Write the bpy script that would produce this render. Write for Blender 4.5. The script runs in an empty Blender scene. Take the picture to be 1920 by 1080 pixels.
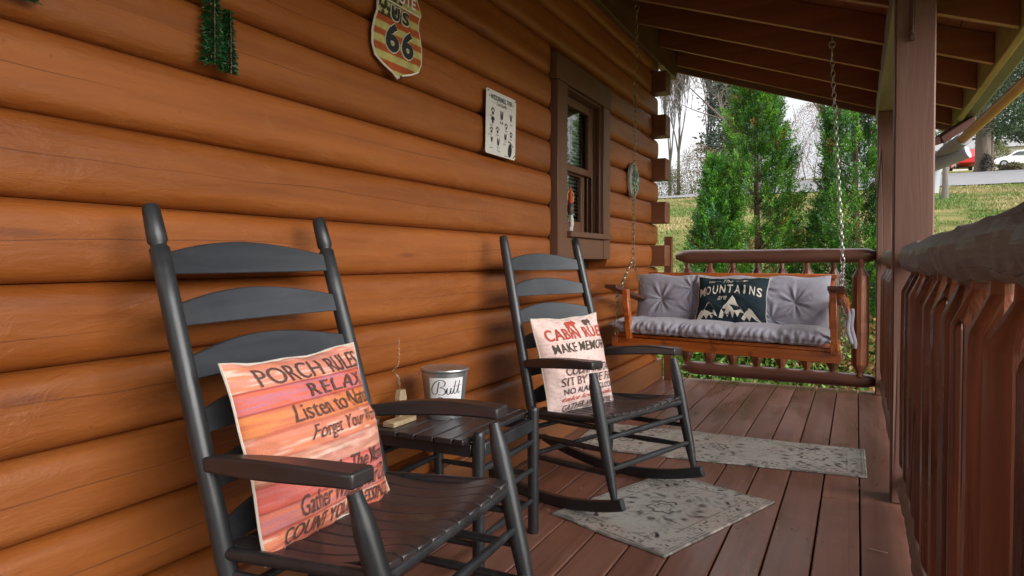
import bpy, math, random
import numpy as np
from mathutils import Vector, Matrix
random.seed(7); RNG = np.random.default_rng(7)
R = math.radians
SC = bpy.context.scene
COL = SC.collection

# ---------------------------------------------------------------- camera
cam = bpy.data.cameras.new('camera'); camo = bpy.data.objects.new('camera', cam); COL.objects.link(camo)
camo.location = (1.5, 0, .975)
camo.rotation_euler = (R(90 - 1.1), 0, R(26.4))
cam.sensor_width = 36; cam.lens = 36 * 1300 / 1920; cam.shift_y = -26 / 1920
cam.clip_start = .03; cam.clip_end = 500
SC.camera = camo
# ---------------------------------------------------------------- light
SUN_EL, SUN_AZ = 24, 106          # azimuth measured from +Y towards +X
W = bpy.data.worlds.new('World'); SC.world = W; W.use_nodes = True
wt = W.node_tree; wt.nodes.clear()
def wn(t, **k):
    n = wt.nodes.new(t)
    for a, b in k.items(): setattr(n, a, b)
    return n
sky = wn('ShaderNodeTexSky', sky_type='NISHITA', sun_disc=False, sun_elevation=R(SUN_EL), sun_rotation=R(SUN_AZ), dust_density=2.5)
hsv = wn('ShaderNodeHueSaturation'); hsv.inputs['Saturation'].default_value = .12
tc = wn('ShaderNodeTexCoord'); mp = wn('ShaderNodeMapping'); mp.inputs['Scale'].default_value = (1, 1, 2.6)
nz = wn('ShaderNodeTexNoise'); nz.inputs['Scale'].default_value = 2.1; nz.inputs['Detail'].default_value = 6; nz.inputs['Roughness'].default_value = .5
cr = wn('ShaderNodeValToRGB'); cr.color_ramp.elements[0].position = .36; cr.color_ramp.elements[0].color = (3.0, 3.1, 3.35, 1)
cr.color_ramp.elements[1].position = .66; cr.color_ramp.elements[1].color = (5.4, 5.4, 5.5, 1)
mx = wn('ShaderNodeMixRGB'); mx.inputs[0].default_value = .85
bg = wn('ShaderNodeBackground'); bg.inputs[1].default_value = .085
wo = wn('ShaderNodeOutputWorld')
L = wt.links.new
L(sky.outputs[0], hsv.inputs['Color']); L(tc.outputs['Generated'], mp.inputs[0]); L(mp.outputs[0], nz.inputs[0]); L(nz.outputs[0], cr.inputs[0])
L(hsv.outputs[0], mx.inputs[1]); L(cr.outputs[0], mx.inputs[2]); 
# overcast sky: brighter towards the zenith than at the horizon
sx = wn('ShaderNodeSeparateXYZ'); mr = wn('ShaderNodeMapRange'); mr.inputs[1].default_value = 0; mr.inputs[2].default_value = 1; mr.inputs[3].default_value = .62; mr.inputs[4].default_value = 2.9
cc_ = wn('ShaderNodeCombineColor'); ml = wn('ShaderNodeMixRGB', blend_type='MULTIPLY'); ml.inputs[0].default_value = 1
L(tc.outputs['Generated'], sx.inputs[0]); pw_ = wn('ShaderNodeMath', operation='POWER', use_clamp=True); pw_.inputs[1].default_value = 2.; L(sx.outputs[2], pw_.inputs[0]); L(pw_.outputs[0], mr.inputs[0])
for k_ in range(3): L(mr.outputs[0], cc_.inputs[k_])
L(mx.outputs[0], ml.inputs[1]); L(cc_.outputs[0], ml.inputs[2]); L(ml.outputs[0], bg.inputs[0]); L(bg.outputs[0], wo.inputs[0])
sl = bpy.data.lights.new('sun', 'SUN'); sl.energy = 1.5; sl.angle = R(55); sl.color = (1, .965, .92)
so = bpy.data.objects.new('sun', sl); COL.objects.link(so)
sd = Vector((math.sin(R(SUN_AZ)) * math.cos(R(SUN_EL)), math.cos(R(SUN_AZ)) * math.cos(R(SUN_EL)), math.sin(R(SUN_EL))))
so.rotation_euler = sd.to_track_quat('Z', 'Y').to_euler()
SC.view_settings.view_transform = 'Standard'; SC.view_settings.look = 'None'
SC.view_settings.exposure = 1.98; SC.view_settings.gamma = 1; SC.view_settings.use_curve_mapping = False

# ================================================================ helpers
def tag(o, label=None, cat=None, group=None, kind=None):
    for k, v in (('label', label), ('category', cat), ('group', group), ('kind', kind)):
        if v: o[k] = v
    return o
WORLDLOC = {}
def thing(name, label, cat, loc=(0, 0, 0), group=None, kind=None, mat=None):
    o = bpy.data.objects.new(name, None); COL.objects.link(o); o.empty_display_size = .1
    if mat is not None: o.matrix_world = mat; WORLDLOC[o.name] = None
    else: o.location = loc; WORLDLOC[o.name] = Vector(loc)
    return tag(o, label, cat, group, kind)
class MB:
    def __init__(s): s.v = []; s.f = []; s.m = []
    def add(s, vs, fs, m=0):
        b = len(s.v); s.v += [tuple(p) for p in vs]; s.f += [tuple(i + b for i in f) for f in fs]; s.m += [m] * len(fs); return s
    def box(s, x0, x1, y0, y1, z0, z1, m=0):
        return s.add([(x0, y0, z0), (x1, y0, z0), (x1, y1, z0), (x0, y1, z0), (x0, y0, z1), (x1, y0, z1), (x1, y1, z1), (x0, y1, z1)],
                     [(0, 3, 2, 1), (4, 5, 6, 7), (0, 1, 5, 4), (1, 2, 6, 5), (2, 3, 7, 6), (3, 0, 4, 7)], m)
    def beam(s, A, B, w, h, up=(0, 0, 1), m=0, w2=None, h2=None):
        A, B, up = Vector(A), Vector(B), Vector(up); d = (B - A).normalized(); r = d.cross(up).normalized(); u = r.cross(d)
        w2 = w2 or w; h2 = h2 or h
        vs = []
        for P, ww, hh in ((A, w, h), (B, w2, h2)):
            vs += [P - r * ww / 2 - u * hh / 2, P + r * ww / 2 - u * hh / 2, P + r * ww / 2 + u * hh / 2, P - r * ww / 2 + u * hh / 2]
        return s.add(vs, [(0, 3, 2, 1), (4, 5, 6, 7), (0, 1, 5, 4), (1, 2, 6, 5), (2, 3, 7, 6), (3, 0, 4, 7)], m)
    def tube(s, pts, rad, n=10, cap=True, fn=None, closed=False, m=0):
        pts = [Vector(p) for p in pts]
        if not hasattr(rad, '__len__'): rad = [rad] * len(pts)
        ref = None; rings = []
        for i, p in enumerate(pts):
            if closed: d = pts[(i + 1) % len(pts)] - pts[i - 1]
            else: d = pts[min(i + 1, len(pts) - 1)] - pts[max(i - 1, 0)]
            d.normalize()
            if ref is None:
                ref = Vector((0, 0, 1)) if abs(d.z) < .9 else Vector((1, 0, 0))
            r = d.cross(ref); r = r.normalized() if r.length > 1e-6 else Vector((1, 0, 0)); u = r.cross(d).normalized(); ref = u
            ring = []
            for k in range(n):
                a = 2 * math.pi * k / n; q = rad[i] * (fn(i, a) if fn else 1)
                ring.append(p + (r * math.cos(a) + u * math.sin(a)) * q)
            rings.append(ring)
        vs = [v for g in rings for v in g]; fs = []
        L_ = len(pts)
        for i in range(L_ if closed else L_ - 1):
            j = (i + 1) % L_
            for k in range(n): fs.append((i * n + k, i * n + (k + 1) % n, j * n + (k + 1) % n, j * n + k))
        if cap and not closed: fs.append(tuple(range(n))[::-1]); fs.append(tuple((L_ - 1) * n + k for k in range(n)))
        return s.add(vs, fs, m)
    def prism(s, poly, fn, m=0):
        """poly: 2D outline; fn(x,y,side) -> 3D"""
        n = len(poly); vs = [fn(x, y, 0) for x, y in poly] + [fn(x, y, 1) for x, y in poly]
        return s.add(vs, [tuple(range(n))[::-1], tuple(range(n, 2 * n))] + [(i, (i + 1) % n, n + (i + 1) % n, n + i) for i in range(n)], m)
    def mesh(s, name):
        me = bpy.data.meshes.new(name); me.from_pydata(s.v, [], s.f); return me
    def build(s, name, mat, parent=None, world=False, smooth=True, bevel=0, seg=1, origin=None, angle=40):
        if world and parent is not None:
            loc = Vector((0, 0, 0)); p = parent
            while p is not None: loc += p.location; p = p.parent
            s.v = [tuple(Vector(v) - loc) for v in s.v]
        if origin is not None: s.v = [tuple(Vector(v) - Vector(origin)) for v in s.v]
        me = s.mesh(name)
        for mm in (mat if isinstance(mat, (list, tuple)) else [mat]): me.materials.append(mm)
        if any(s.m): me.polygons.foreach_set('material_index', s.m)
        o = bpy.data.objects.new(name, me); COL.objects.link(o)
        if origin is not None: o.location = origin
        if parent: o.parent = parent
        if smooth:
            me.polygons.foreach_set('use_smooth', [True] * len(me.polygons))
            me.set_sharp_from_angle(angle=R(angle))
        if bevel:
            b = o.modifiers.new('bevel', 'BEVEL'); b.width = bevel; b.segments = seg; b.limit_method = 'ANGLE'; b.angle_limit = R(40)
        return o
def copy_tree(o, parent=None):
    c = o.copy(); COL.objects.link(c); c.parent = parent
    for ch in list(o.children): copy_tree(ch, c)
    return c
def np_mesh(name, V, F, mat, parent=None, col=None, smooth=False, loc=None):
    me = bpy.data.meshes.new(name); V = np.asarray(V, np.float32); F = np.asarray(F, np.int32)
    if loc is not None: V = V - np.array(loc, np.float32)
    me.vertices.add(len(V)); me.vertices.foreach_set('co', V.ravel()); k = F.shape[1]
    me.loops.add(F.size); me.loops.foreach_set('vertex_index', F.ravel())
    me.polygons.add(len(F)); me.polygons.foreach_set('loop_start', np.arange(0, F.size, k, dtype=np.int32))
    me.polygons.foreach_set('loop_total', np.full(len(F), k, dtype=np.int32))
    me.update(calc_edges=True); me.validate()
    if smooth: me.polygons.foreach_set('use_smooth', [True] * len(F))
    if col is not None:
        a = me.color_attributes.new('Col', 'FLOAT_COLOR', 'POINT')
        c = np.ones((len(V), 4), np.float32); c[:, :3] = col; a.data.foreach_set('color', c.ravel())
    me.materials.append(mat)
    o = bpy.data.objects.new(name, me); COL.objects.link(o)
    if parent: o.parent = parent
    if loc is not None and not parent: o.location = loc
    return o
def grid_faces(nu, nv, flip=False):
    i, j = np.meshgrid(np.arange(nu - 1), np.arange(nv - 1), indexing='ij'); a = (i * nv + j).ravel()
    F = np.stack([a, a + nv, a + nv + 1, a + 1], 1)
    return F[:, ::-1] if flip else F
_h = lambda n: np.modf(np.abs(np.sin(n) * 43758.5453))[0]
def vn(x, y, seed=0):
    x = np.asarray(x, float); y = np.asarray(y, float); xi, yi = np.floor(x), np.floor(y); fx, fy = x - xi, y - yi
    fx = fx * fx * (3 - 2 * fx); fy = fy * fy * (3 - 2 * fy)
    h = lambda a, b: _h(a * 127.1 + b * 311.7 + seed * 17.3 + 1.7)
    return (h(xi, yi) * (1 - fx) + h(xi + 1, yi) * fx) * (1 - fy) + (h(xi, yi + 1) * (1 - fx) + h(xi + 1, yi + 1) * fx) * fy
def fbm(x, y, seed=0, o=4):
    s = 0; a = .5
    for k in range(o): s = s + a * vn(x * 2 ** k, y * 2 ** k, seed + k * 3); a *= .5
    return s / (1 - .5 ** o)
def lin(c):
    c = np.asarray(c, float) / 255; return np.where(c <= .04045, c / 12.92, ((c + .055) / 1.055) ** 2.4)

# ================================================================ materials
class NT:
    def __init__(s, name, rough=.5, metallic=0, base=(.5, .5, .5), spec=.5):
        s.mat = bpy.data.materials.new(name); s.mat.use_nodes = True; s.t = s.mat.node_tree; s.b = s.t.nodes['Principled BSDF']
        s.b.inputs['Roughness'].default_value = rough; s.b.inputs['Metallic'].default_value = metallic
        s.b.inputs['Base Color'].default_value = (*base, 1); s.b.inputs['Specular IOR Level'].default_value = spec
    def n(s, t, ins=None, **props):
        n = s.t.nodes.new('ShaderNode' + t)
        for k, v in props.items(): setattr(n, k, v)
        for k, v in (ins or {}).items():
            if isinstance(v, bpy.types.NodeSocket): s.t.links.new(v, n.inputs[k])
            else: n.inputs[k].default_value = v
        return n
    def out(s, name, sock): s.t.links.new(sock, s.b.inputs[name])
    def math(s, op, a, b=0., c=0.): return s.n('Math', {0: a, 1: b, 2: c}, operation=op).outputs[0]
    def mix(s, f, a, b, mode='MIX'):
        g = lambda c: (*c, 1) if isinstance(c, tuple) and len(c) == 3 else c
        return s.n('MixRGB', {0: f, 1: g(a), 2: g(b)}, blend_type=mode).outputs[0]
    def ramp(s, f, stops, interp='LINEAR'):
        r = s.n('ValToRGB', {0: f}); e = r.color_ramp.elements; r.color_ramp.interpolation = interp
        while len(e) < len(stops): e.new(.5)
        for i, (p, c) in enumerate(stops): e[i].position = p; e[i].color = (c, c, c, 1) if not hasattr(c, '__len__') else (*c, 1)
        return r.outputs[0]
    def coord(s, scale=(1, 1, 1), rnd=10., kind='Object'):
        tc = s.n('TexCoord').outputs[kind]
        if rnd:
            oi = s.n('ObjectInfo').outputs['Random']; k = s.math('MULTIPLY', oi, rnd)
            cx = s.n('CombineXYZ', {0: k, 1: k, 2: k}).outputs[0]; tc = s.n('VectorMath', {0: tc, 1: cx}, operation='ADD').outputs[0]
        return s.n('Mapping', {0: tc, 3: scale}).outputs[0]
    def noise(s, vec, scale=5., detail=4., rough=.55, dist=0.): return s.n('TexNoise', {'Vector': vec, 'Scale': scale, 'Detail': detail, 'Roughness': rough, 'Distortion': dist}).outputs[0]
    def bump(s, h, strength=.3, dist=.01, normal=None):
        ins = {'Height': h, 'Strength': strength, 'Distance': dist}
        if normal is not None: ins['Normal'] = normal
        return s.n('Bump', ins).outputs[0]
def grain(name, c1, c2, rough=.5, axis=1, scale=1., bump=.25, tint=.12, speck=0., crack=0., spec=.5, worn=None, dist=.004, r2=None):
    t = NT(name, rough, spec=spec)
    s = [22. * scale] * 3; s[axis] = 1.3 * scale
    v = t.coord(tuple(s)); g = t.noise(v, 1., 6., .62, .6)
    s2 = [3.2 * scale] * 3; s2[axis] = .8 * scale
    v2 = t.coord(tuple(s2)); b = t.noise(v2, 1., 4., .6, .3)
    f = t.math('ADD', t.math('MULTIPLY', g, .55), t.math('MULTIPLY', b, .45))
    col = t.mix(t.ramp(f, [(.36, 0.), (.64, 1.)]), c1, c2)
    oi = t.n('ObjectInfo').outputs['Random']; k = t.n('MapRange', {0: oi, 3: 1 - tint, 4: 1 + tint}).outputs[0]
    col = t.mix(1., col, t.n('CombineColor', {0: k, 1: k, 2: k}).outputs[0], 'MULTIPLY')
    h = g
    if worn:
        wv = t.noise(t.coord((2.2, 2.2, 2.2)), 2.5, 7., .68); col = t.mix(t.ramp(wv, [(.56, 0.), (.68, worn[1])]), col, worn[0])
    if speck:
        sp = t.n('TexVoronoi', {'Vector': t.coord((9, 9, 9)), 'Scale': 1.6}).outputs['Distance']
        kk = t.ramp(sp, [(.02, 1.), (.075, 0.)]); col = t.mix(t.math('MULTIPLY', kk, speck), col, tuple(x * .35 for x in c1))
    if crack:
        s3 = [5.] * 3; s3[axis] = .10
        cv = t.noise(t.coord(tuple(s3)), 1., 2., .45, .15)
        cc = t.ramp(t.math('ABSOLUTE', t.math('SUBTRACT', cv, .5)), [(0., 1.), (.004, 0.)])
        mk = t.ramp(t.noise(t.coord((1, 1, 1)), .9, 1.), [(.47, 0.), (.53, 1.)]); cc = t.math('MULTIPLY', cc, mk)
        col = t.mix(t.math('MULTIPLY', cc, crack), col, tuple(x * .22 for x in c1)); h = t.math('SUBTRACT', h, t.math('MULTIPLY', cc, 1.6))
    t.out('Base Color', col)
    rr = t.n('MapRange', {0: b, 1: .3, 2: .7, 3: rough - .08, 4: (r2 or rough + .1)}).outputs[0]; t.out('Roughness', rr)
    t.out('Normal', t.bump(h, bump, dist)); return t.mat
def plain(name, base, rough=.5, metallic=0, noise=.15, sc=8., bump=.1, spec=.5):
    t = NT(name, rough, metallic, spec=spec); v = t.coord(); n = t.noise(v, sc, 5.)
    c = t.mix(t.ramp(n, [(.3, 0.), (.7, 1.)]), tuple(x * (1 - noise) for x in base), tuple(min(1, x * (1 + noise)) for x in base)); t.out('Base Color', c)
    if bump: t.out('Normal', t.bump(t.noise(v, sc * 6, 3.), bump, .002))
    return t.mat
def painted(name, rough=.8, bump=.2, sc=300., spec=.3, weave=False):
    t = NT(name, rough, spec=spec); a = t.n('VertexColor', layer_name='Col').outputs[0]
    n = t.noise(t.coord(rnd=0), sc, 2.); c = t.mix(.25, a, t.mix(1., a, t.ramp(n, [(.3, .55), (.7, 1.25)]), 'MULTIPLY')); t.out('Base Color', c)
    t.out('Normal', t.bump(n, bump, .001)); return t.mat
def fabric(name, base, rough=.85, noise=.1):
    t = NT(name, rough, spec=.25); v = t.coord(rnd=3); n = t.noise(v, 5., 4.)
    t.out('Base Color', t.mix(n, tuple(x * (1 - noise) for x in base), tuple(min(1, x * (1 + noise)) for x in base)))
    w = t.noise(v, 420., 2.); t.b.inputs['Sheen Weight'].default_value = .25
    fold = t.noise(t.coord((1, 1, 1), 3), 14., 3., .5, 1.2); h = t.math('ADD', t.math('MULTIPLY', w, .1), fold); t.out('Normal', t.bump(h, .5, .010)); return t.mat
def foliage(name, rough=.55, trans=.25, spec=.35):
    t = NT(name, rough, spec=spec); a = t.n('VertexColor', layer_name='Col').outputs[0]; t.out('Base Color', a)
    tr = t.n('BsdfTranslucent', {0: a}); ms = t.n('MixShader', {0: trans}); t.t.links.new(t.b.outputs[0], ms.inputs[1]); t.t.links.new(tr.outputs[0], ms.inputs[2])
    t.t.links.new(ms.outputs[0], t.t.nodes['Material Output'].inputs[0]); return t.mat

M = {}
def log_mat():
    m = grain('log_stain', (.220, .059, .009), (.345, .103, .018), .44, 1, .8, .3, .10, .45, 0, spec=.5, dist=.005, r2=.60)
    t = NT.__new__(NT); t.mat = m; t.t = m.node_tree; t.b = t.t.nodes['Principled BSDF']
    col = t.b.inputs['Base Color'].links[0].from_socket; nrm = t.b.inputs['Normal'].links[0].from_node
    pos = t.n('SeparateXYZ', {0: t.n('TexCoord').outputs['Object']}); rnd = t.n('ObjectInfo').outputs['Random']; z = pos.outputs[2]; y = pos.outputs[1]
    fz = t.math('FRACT', t.math('DIVIDE', t.math('SUBTRACT', z, .0592), .1738))
    yy = t.math('ADD', t.math('MULTIPLY', y, .55), t.math('MULTIPLY', rnd, 50.)); v1 = t.n('CombineXYZ', {0: yy, 1: t.math('MULTIPLY', rnd, 9.), 2: 0.}).outputs[0]
    cen = t.math('ADD', .5, t.math('MULTIPLY', t.math('SUBTRACT', t.noise(v1, 1., 4., .5), .5), .75))
    mk = t.noise(t.n('CombineXYZ', {0: t.math('ADD', yy, 30.), 1: 3., 2: 0.}).outputs[0], 1.6, 1.); mk = t.ramp(mk, [(.45, 0.), (.56, 1.)])
    wd = t.math('MULTIPLY', mk, .0075); ln = t.math('LESS_THAN', t.math('ABSOLUTE', t.math('SUBTRACT', fz, cen)), wd)
    k = t.noise(t.coord((1.1, 2.6, 6.), 6.), 1.5, 6., .65, .8); bl = t.ramp(k, [(.50, 0.), (.72, 1.)])
    c = t.mix(t.math('MULTIPLY', bl, .35), col, (.36, .135, .042)); c = t.mix(t.math('MULTIPLY', ln, .6), c, (.09, .022, .007))
    # knots
    vo = t.n('TexVoronoi', {'Vector': t.coord((2.5, 1.15, 7.), 20.), 'Scale': 1.}); kn = t.ramp(vo.outputs['Distance'], [(.03, 1.), (.10, 0.)]); c = t.mix(t.math('MULTIPLY', kn, .7), c, (.15, .04, .012))
    t.out('Base Color', c)
    h = t.math('SUBTRACT', t.math('ADD', t.noise(t.coord((14., 3., 14.), 5.), 2.2, 5., .6, 1.0), t.math('MULTIPLY', bl, t.noise(t.coord((40., 30., 40.), 5.), 1.5, 3.))), t.math('MULTIPLY', ln, 1.4)); b2 = t.n('Bump', {'Height': h, 'Strength': .42, 'Distance': .007, 'Normal': nrm.outputs[0]}); t.out('Normal', b2.outputs[0]); return m
M['log'] = log_mat()
M['cross'] = grain('cross_log_stain', (.155, .055, .022), (.23, .085, .034), .5, 0, 1, .25, .1)
M['logcorner'] = M['log']
M['trim'] = grain('trim_paint', (.115, .050, .026), (.15, .068, .036), .5, 2, .6, .12, .03)
M['trimh'] = grain('trim_paint_horizontal', (.115, .050, .026), (.15, .068, .036), .5, 1, .6, .12, .03)
M['skirt'] = grain('skirting_stain', (.16, .060, .022), (.24, .092, .034), .45, 1, .8, .2, .05)
M['deck'] = grain('deck_stain', (.135, .056, .038), (.245, .112, .078), .30, 1, 1.2, .28, .14, .25, .3, spec=.55, dist=.003, r2=.52, worn=((.30, .19, .15), .30))
M['post'] = grain('post_paint', (.125, .058, .042), (.175, .085, .062), .55, 2, .8, .45, .04, 0, .9, dist=.006)
M['rail'] = grain('rail_log_stain', (.125, .056, .040), (.20, .098, .074), .38, 1, 1, .4, .08, .0, .6, dist=.006, r2=.5)
M['railx'] = grain('rail_log_stain_across', (.105, .044, .029), (.175, .08, .056), .36, 0, 1, .35, .08, .0, .5, dist=.005, r2=.48)
M['railgrey'] = grain('weathered_rail', (.085, .080, .078), (.20, .195, .192), .42, 1, .9, .6, .05, 0, .9, dist=.012, worn=((.10, .075, .065), .45))
M['bal'] = grain('baluster_stain', (.060, .022, .014), (.28, .098, .046), .24, 2, 1.3, .6, .3, 0, .8, dist=.008, r2=.48, worn=((.045, .018, .012), .5))
M['rafter'] = grain('rafter_stain', (.16, .050, .018), (.25, .085, .034), .6, 0, 1, .3, .15)
M['rafterlit'] = grain('rafter_lit_underside', (.30, .15, .07), (.46, .27, .14), .6, 0, 1, .3, .1)  # paler rafter bottoms: light from below put into the colour
M['roofb'] = grain('roof_board_stain', (.20, .068, .026), (.30, .11, .045), .6, 1, 1, .3, .18)
M['ledger'] = grain('ledger_stain', (.085, .040, .014), (.15, .078, .03), .5, 1, 1, .3, .05, worn=((.20, .13, .07), .6))
M['beam'] = grain('beam_paint', (.17, .14, .075), (.30, .26, .15), .6, 1, .7, .3, .05)
M['fascia'] = grain('fascia_wood', (.22, .17, .055), (.38, .31, .11), .65, 1, 1.5, .35, .05, worn=((.10, .07, .03), .8))
M['gutter'] = plain('gutter_metal', (.085, .072, .035), .45, .0, .25, 4, .05)
M['gutterlip'] = plain('gutter_lip', (.22, .20, .11), .45, 0, .2, 4, .05)
M['black'] = grain('black_chair_paint', (.014, .015, .017), (.030, .033, .037), .34, 2, 1.5, .35, .08, 0, 0, spec=.6, dist=.002, r2=.5, worn=((.075, .080, .085), .45))
M['blackx'] = grain('black_chair_paint_across', (.026, .030, .036), (.050, .056, .066), .42, 1, 1.5, .25, .1, 0, 0, spec=.55, dist=.002, r2=.52, worn=((.085, .088, .092), .35))
M['seat'] = grain('seat_paint', (.024, .020, .021), (.044, .037, .038), .33, 0, 1.4, .22, .12, 0, 0, spec=.6, dist=.002, r2=.45)
M['swing'] = grain('swing_stain', (.34, .070, .012), (.62, .18, .032), .22, 0, 1.6, .3, .15, spec=.6, worn=((.07, .012, .004), .9), r2=.34)
M['swingd'] = grain('swing_stain_dark', (.055, .018, .010), (.11, .04, .022), .35, 1, 1.4, .3, .1)
M['cush'] = fabric('grey_cushion_cloth', (.36, .35, .415))
M['chain'] = plain('galvanised_chain', (.50, .49, .46), .35, .85, .2, 30, .1)
M['chainb'] = plain('brassy_chain', (.36, .30, .20), .4, .8, .3, 30, .1)
M['iron'] = plain('brown_iron', (.09, .05, .035), .5, .2)
M['paint'] = painted('printed_sheet', .55, .1)
M['print_cloth'] = painted('printed_cloth', .9, .35, 380.)
M['rug'] = painted('rug_pile', .95, .9, 260.)
M['cream'] = fabric('cream_cloth', (.62, .58, .50))
M['white'] = plain('white_enamel', (.70, .68, .64), .45, 0, .06, 6, .05)
M['galv'] = plain('galvanised_bucket', (.42, .44, .45), .34, .8, .3, 14, .15)
M['paper'] = plain('white_label', (.78, .78, .80), .6, 0, .04)
M['ink'] = plain('black_ink', (.02, .022, .025), .7, 0, .1, bump=0)
M['inkbrown'] = plain('brown_ink', (.12, .065, .055), .85, 0, .2, bump=0)
M['inkred'] = plain('red_ink', (.52, .075, .04), .85, 0, .15, bump=0)
M['inkgrey'] = plain('dark_olive_ink', (.075, .062, .045), .85, 0, .2, bump=0)
M['inkcream'] = plain('cream_ink', (.70, .66, .56), .8, 0, .08, bump=0)
M['signwhite'] = plain('sign_cream', (.72, .68, .56), .5, 0, .12, bump=0)
M['teal'] = fabric('dark_teal_cloth', (.017, .033, .042))
M['oldwood'] = grain('pale_weathered_wood', (.30, .21, .12), (.55, .42, .26), .8, 0, 2.5, .5, .05)
M['pvc'] = plain('grey_pvc', (.33, .36, .40), .4, 0, .08, 5, .02)
M['pipe'] = plain('tan_pipe', (.50, .27, .075), .4, 0, .15, 6, .03)
M['brownpipe'] = plain('brown_downspout', (.055, .024, .018), .8, 0, .15, 4, .05, spec=.1)
M['bark'] = grain('bark', (.09, .068, .052), (.20, .16, .13), .9, 2, .5, .9, .1, dist=.03)
M['barkp'] = grain('pale_twig_bark', (.10, .085, .075), (.19, .165, .145), .9, 2, .5, .6, .1, dist=.02)
M['barkr'] = grain('thuja_bark', (.07, .038, .024), (.16, .085, .055), .9, 2, 2, .7, .1, dist=.01)
M['leaf'] = foliage('leaves')
M['needle'] = foliage('needles', .6, .12)
M['artif'] = foliage('plastic_needles', .4, .05, .5)
def glass(name, tint, rough=.02, alpha=.35):
    t = NT(name, rough, base=tint, spec=.5)
    fr = t.n('LayerWeight', {'Blend': .5}).outputs['Fresnel']
    gl = t.n('BsdfGlossy', {0: (.95, .97, .95, 1), 1: rough}); tr = t.n('BsdfTransparent', {0: (.85, .92, .87, 1)})
    ms = t.n('MixShader', {0: fr}); t.t.links.new(tr.outputs[0], ms.inputs[1]); t.t.links.new(gl.outputs[0], ms.inputs[2])
    t.t.links.new(ms.outputs[0], t.t.nodes['Material Output'].inputs[0]); return t.mat
M['glass'] = glass('window_glass', (.1, .12, .1))
M['blind'] = plain('blind_slat', (.62, .66, .60), .5, 0, .05, bump=0)
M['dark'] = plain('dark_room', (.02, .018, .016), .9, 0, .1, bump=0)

# ================================================================ ground, road, distance
def sm(a, b, x): t = np.clip((x - a) / (b - a), 0, 1); return t * t * (3 - 2 * t)
def ground_z(x, y):
    x = np.asarray(x, float); y = np.asarray(y, float); d = np.maximum(y, 0)
    z = np.interp(d, [0, 6, 8, 10, 14.4, 20.4, 26.5, 33.4, 41, 46, 60, 74, 90, 260], [-.75, -.75, -.62, -.25, 1.25, 2.14, 2.95, 4.0, 5.34, 5.95, 7.4, 9.1, 10.5, 18])
    lf = sm(-2, -8, x); z = z - lf * np.interp(d, [0, 30, 34, 41, 60, 260], [0, 0, .05, .55, 2.2, 6])
    return z + .10 * (fbm(x * .35, y * .35, 3) - .5) * sm(7, 12, d)
xs = np.concatenate([np.linspace(-160, -30, 27), np.linspace(-29, 45, 190), np.linspace(46, 160, 24)]); ys = np.concatenate([np.linspace(-30, -2, 8), np.linspace(-1, 50, 160), np.linspace(52, 260, 40)])
X, Y = np.meshgrid(xs, ys, indexing='ij'); Z = ground_z(X, Y)
t = NT('lawn_grass', .95, spec=.1); v = t.coord(rnd=0, scale=(1, 1, 1)); n1 = t.noise(v, .8, 8., .68, .6); n2 = t.noise(v, 7., 5., .7); n3 = t.noise(v, 60., 2.)
c = t.mix(t.ramp(n1, [(.36, 0.), (.60, 1.)]), (.075, .120, .020), (.38, .29, .13)); c = t.mix(t.ramp(n2, [(.35, 0.), (.7, .7)]), c, (.17, .20, .045))
c = t.mix(.8, c, t.mix(1., c, t.ramp(n3, [(.3, .45), (.7, 1.5)]), 'MULTIPLY')); t.out('Base Color', c); t.out('Normal', t.bump(t.math('ADD', n2, n3), 1., .08))
lawn = np_mesh('ground', np.stack([X.ravel(), Y.ravel(), Z.ravel()], 1), grid_faces(len(xs), len(ys)), t.mat, smooth=True); tag(lawn, kind='structure')
RNG = np.random.default_rng(77); n = 70000
gx = np.concatenate([RNG.uniform(2.3, 9, n // 2), RNG.uniform(-10, 1, n // 2)]); gy = RNG.uniform(9.8, 33, n) ; kp = fbm(gx * 1.2, gy * .8, 31) > .42; gx, gy = gx[kp], gy[kp]; n = len(gx)
P = np.stack([gx, gy, ground_z(gx, gy) - .01], 1); D = RNG.normal(size=(n, 3)) * .45 + np.array([0, 0, 1.]); hu = np.clip((fbm(gx * .5, gy * .5, 12) - .35) * 3.2, 0, 1)[:, None]
GCOL = (np.array([.10, .17, .03]) * (1 - hu) + np.array([.33, .27, .12]) * hu) * RNG.uniform(.6, 1.35, (n, 1)); GP, GD, GN = P, D, n
# road across the slope
ss = np.linspace(-60, 70, 160); ww = np.linspace(0, 1, 9)
S, Wd = np.meshgrid(ss, ww, indexing='ij'); d0 = 33.4 + Wd * 7.4
RY = d0 - .0 * S; RZ = ground_z(S, RY) + .05
t = NT('asphalt_old', .85, spec=.3); v = t.coord(rnd=0); n = t.noise(v, 1.2, 6., .6); t.out('Base Color', t.mix(n, (.135, .132, .135), (.22, .216, .22))); t.out('Normal', t.bump(t.noise(v, 40., 2.), .4, .01))
road = np_mesh('road', np.stack([S.ravel(), RY.ravel(), RZ.ravel()], 1), grid_faces(len(ss), len(ww)), t.mat, smooth=True); tag(road, kind='structure')

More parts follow.
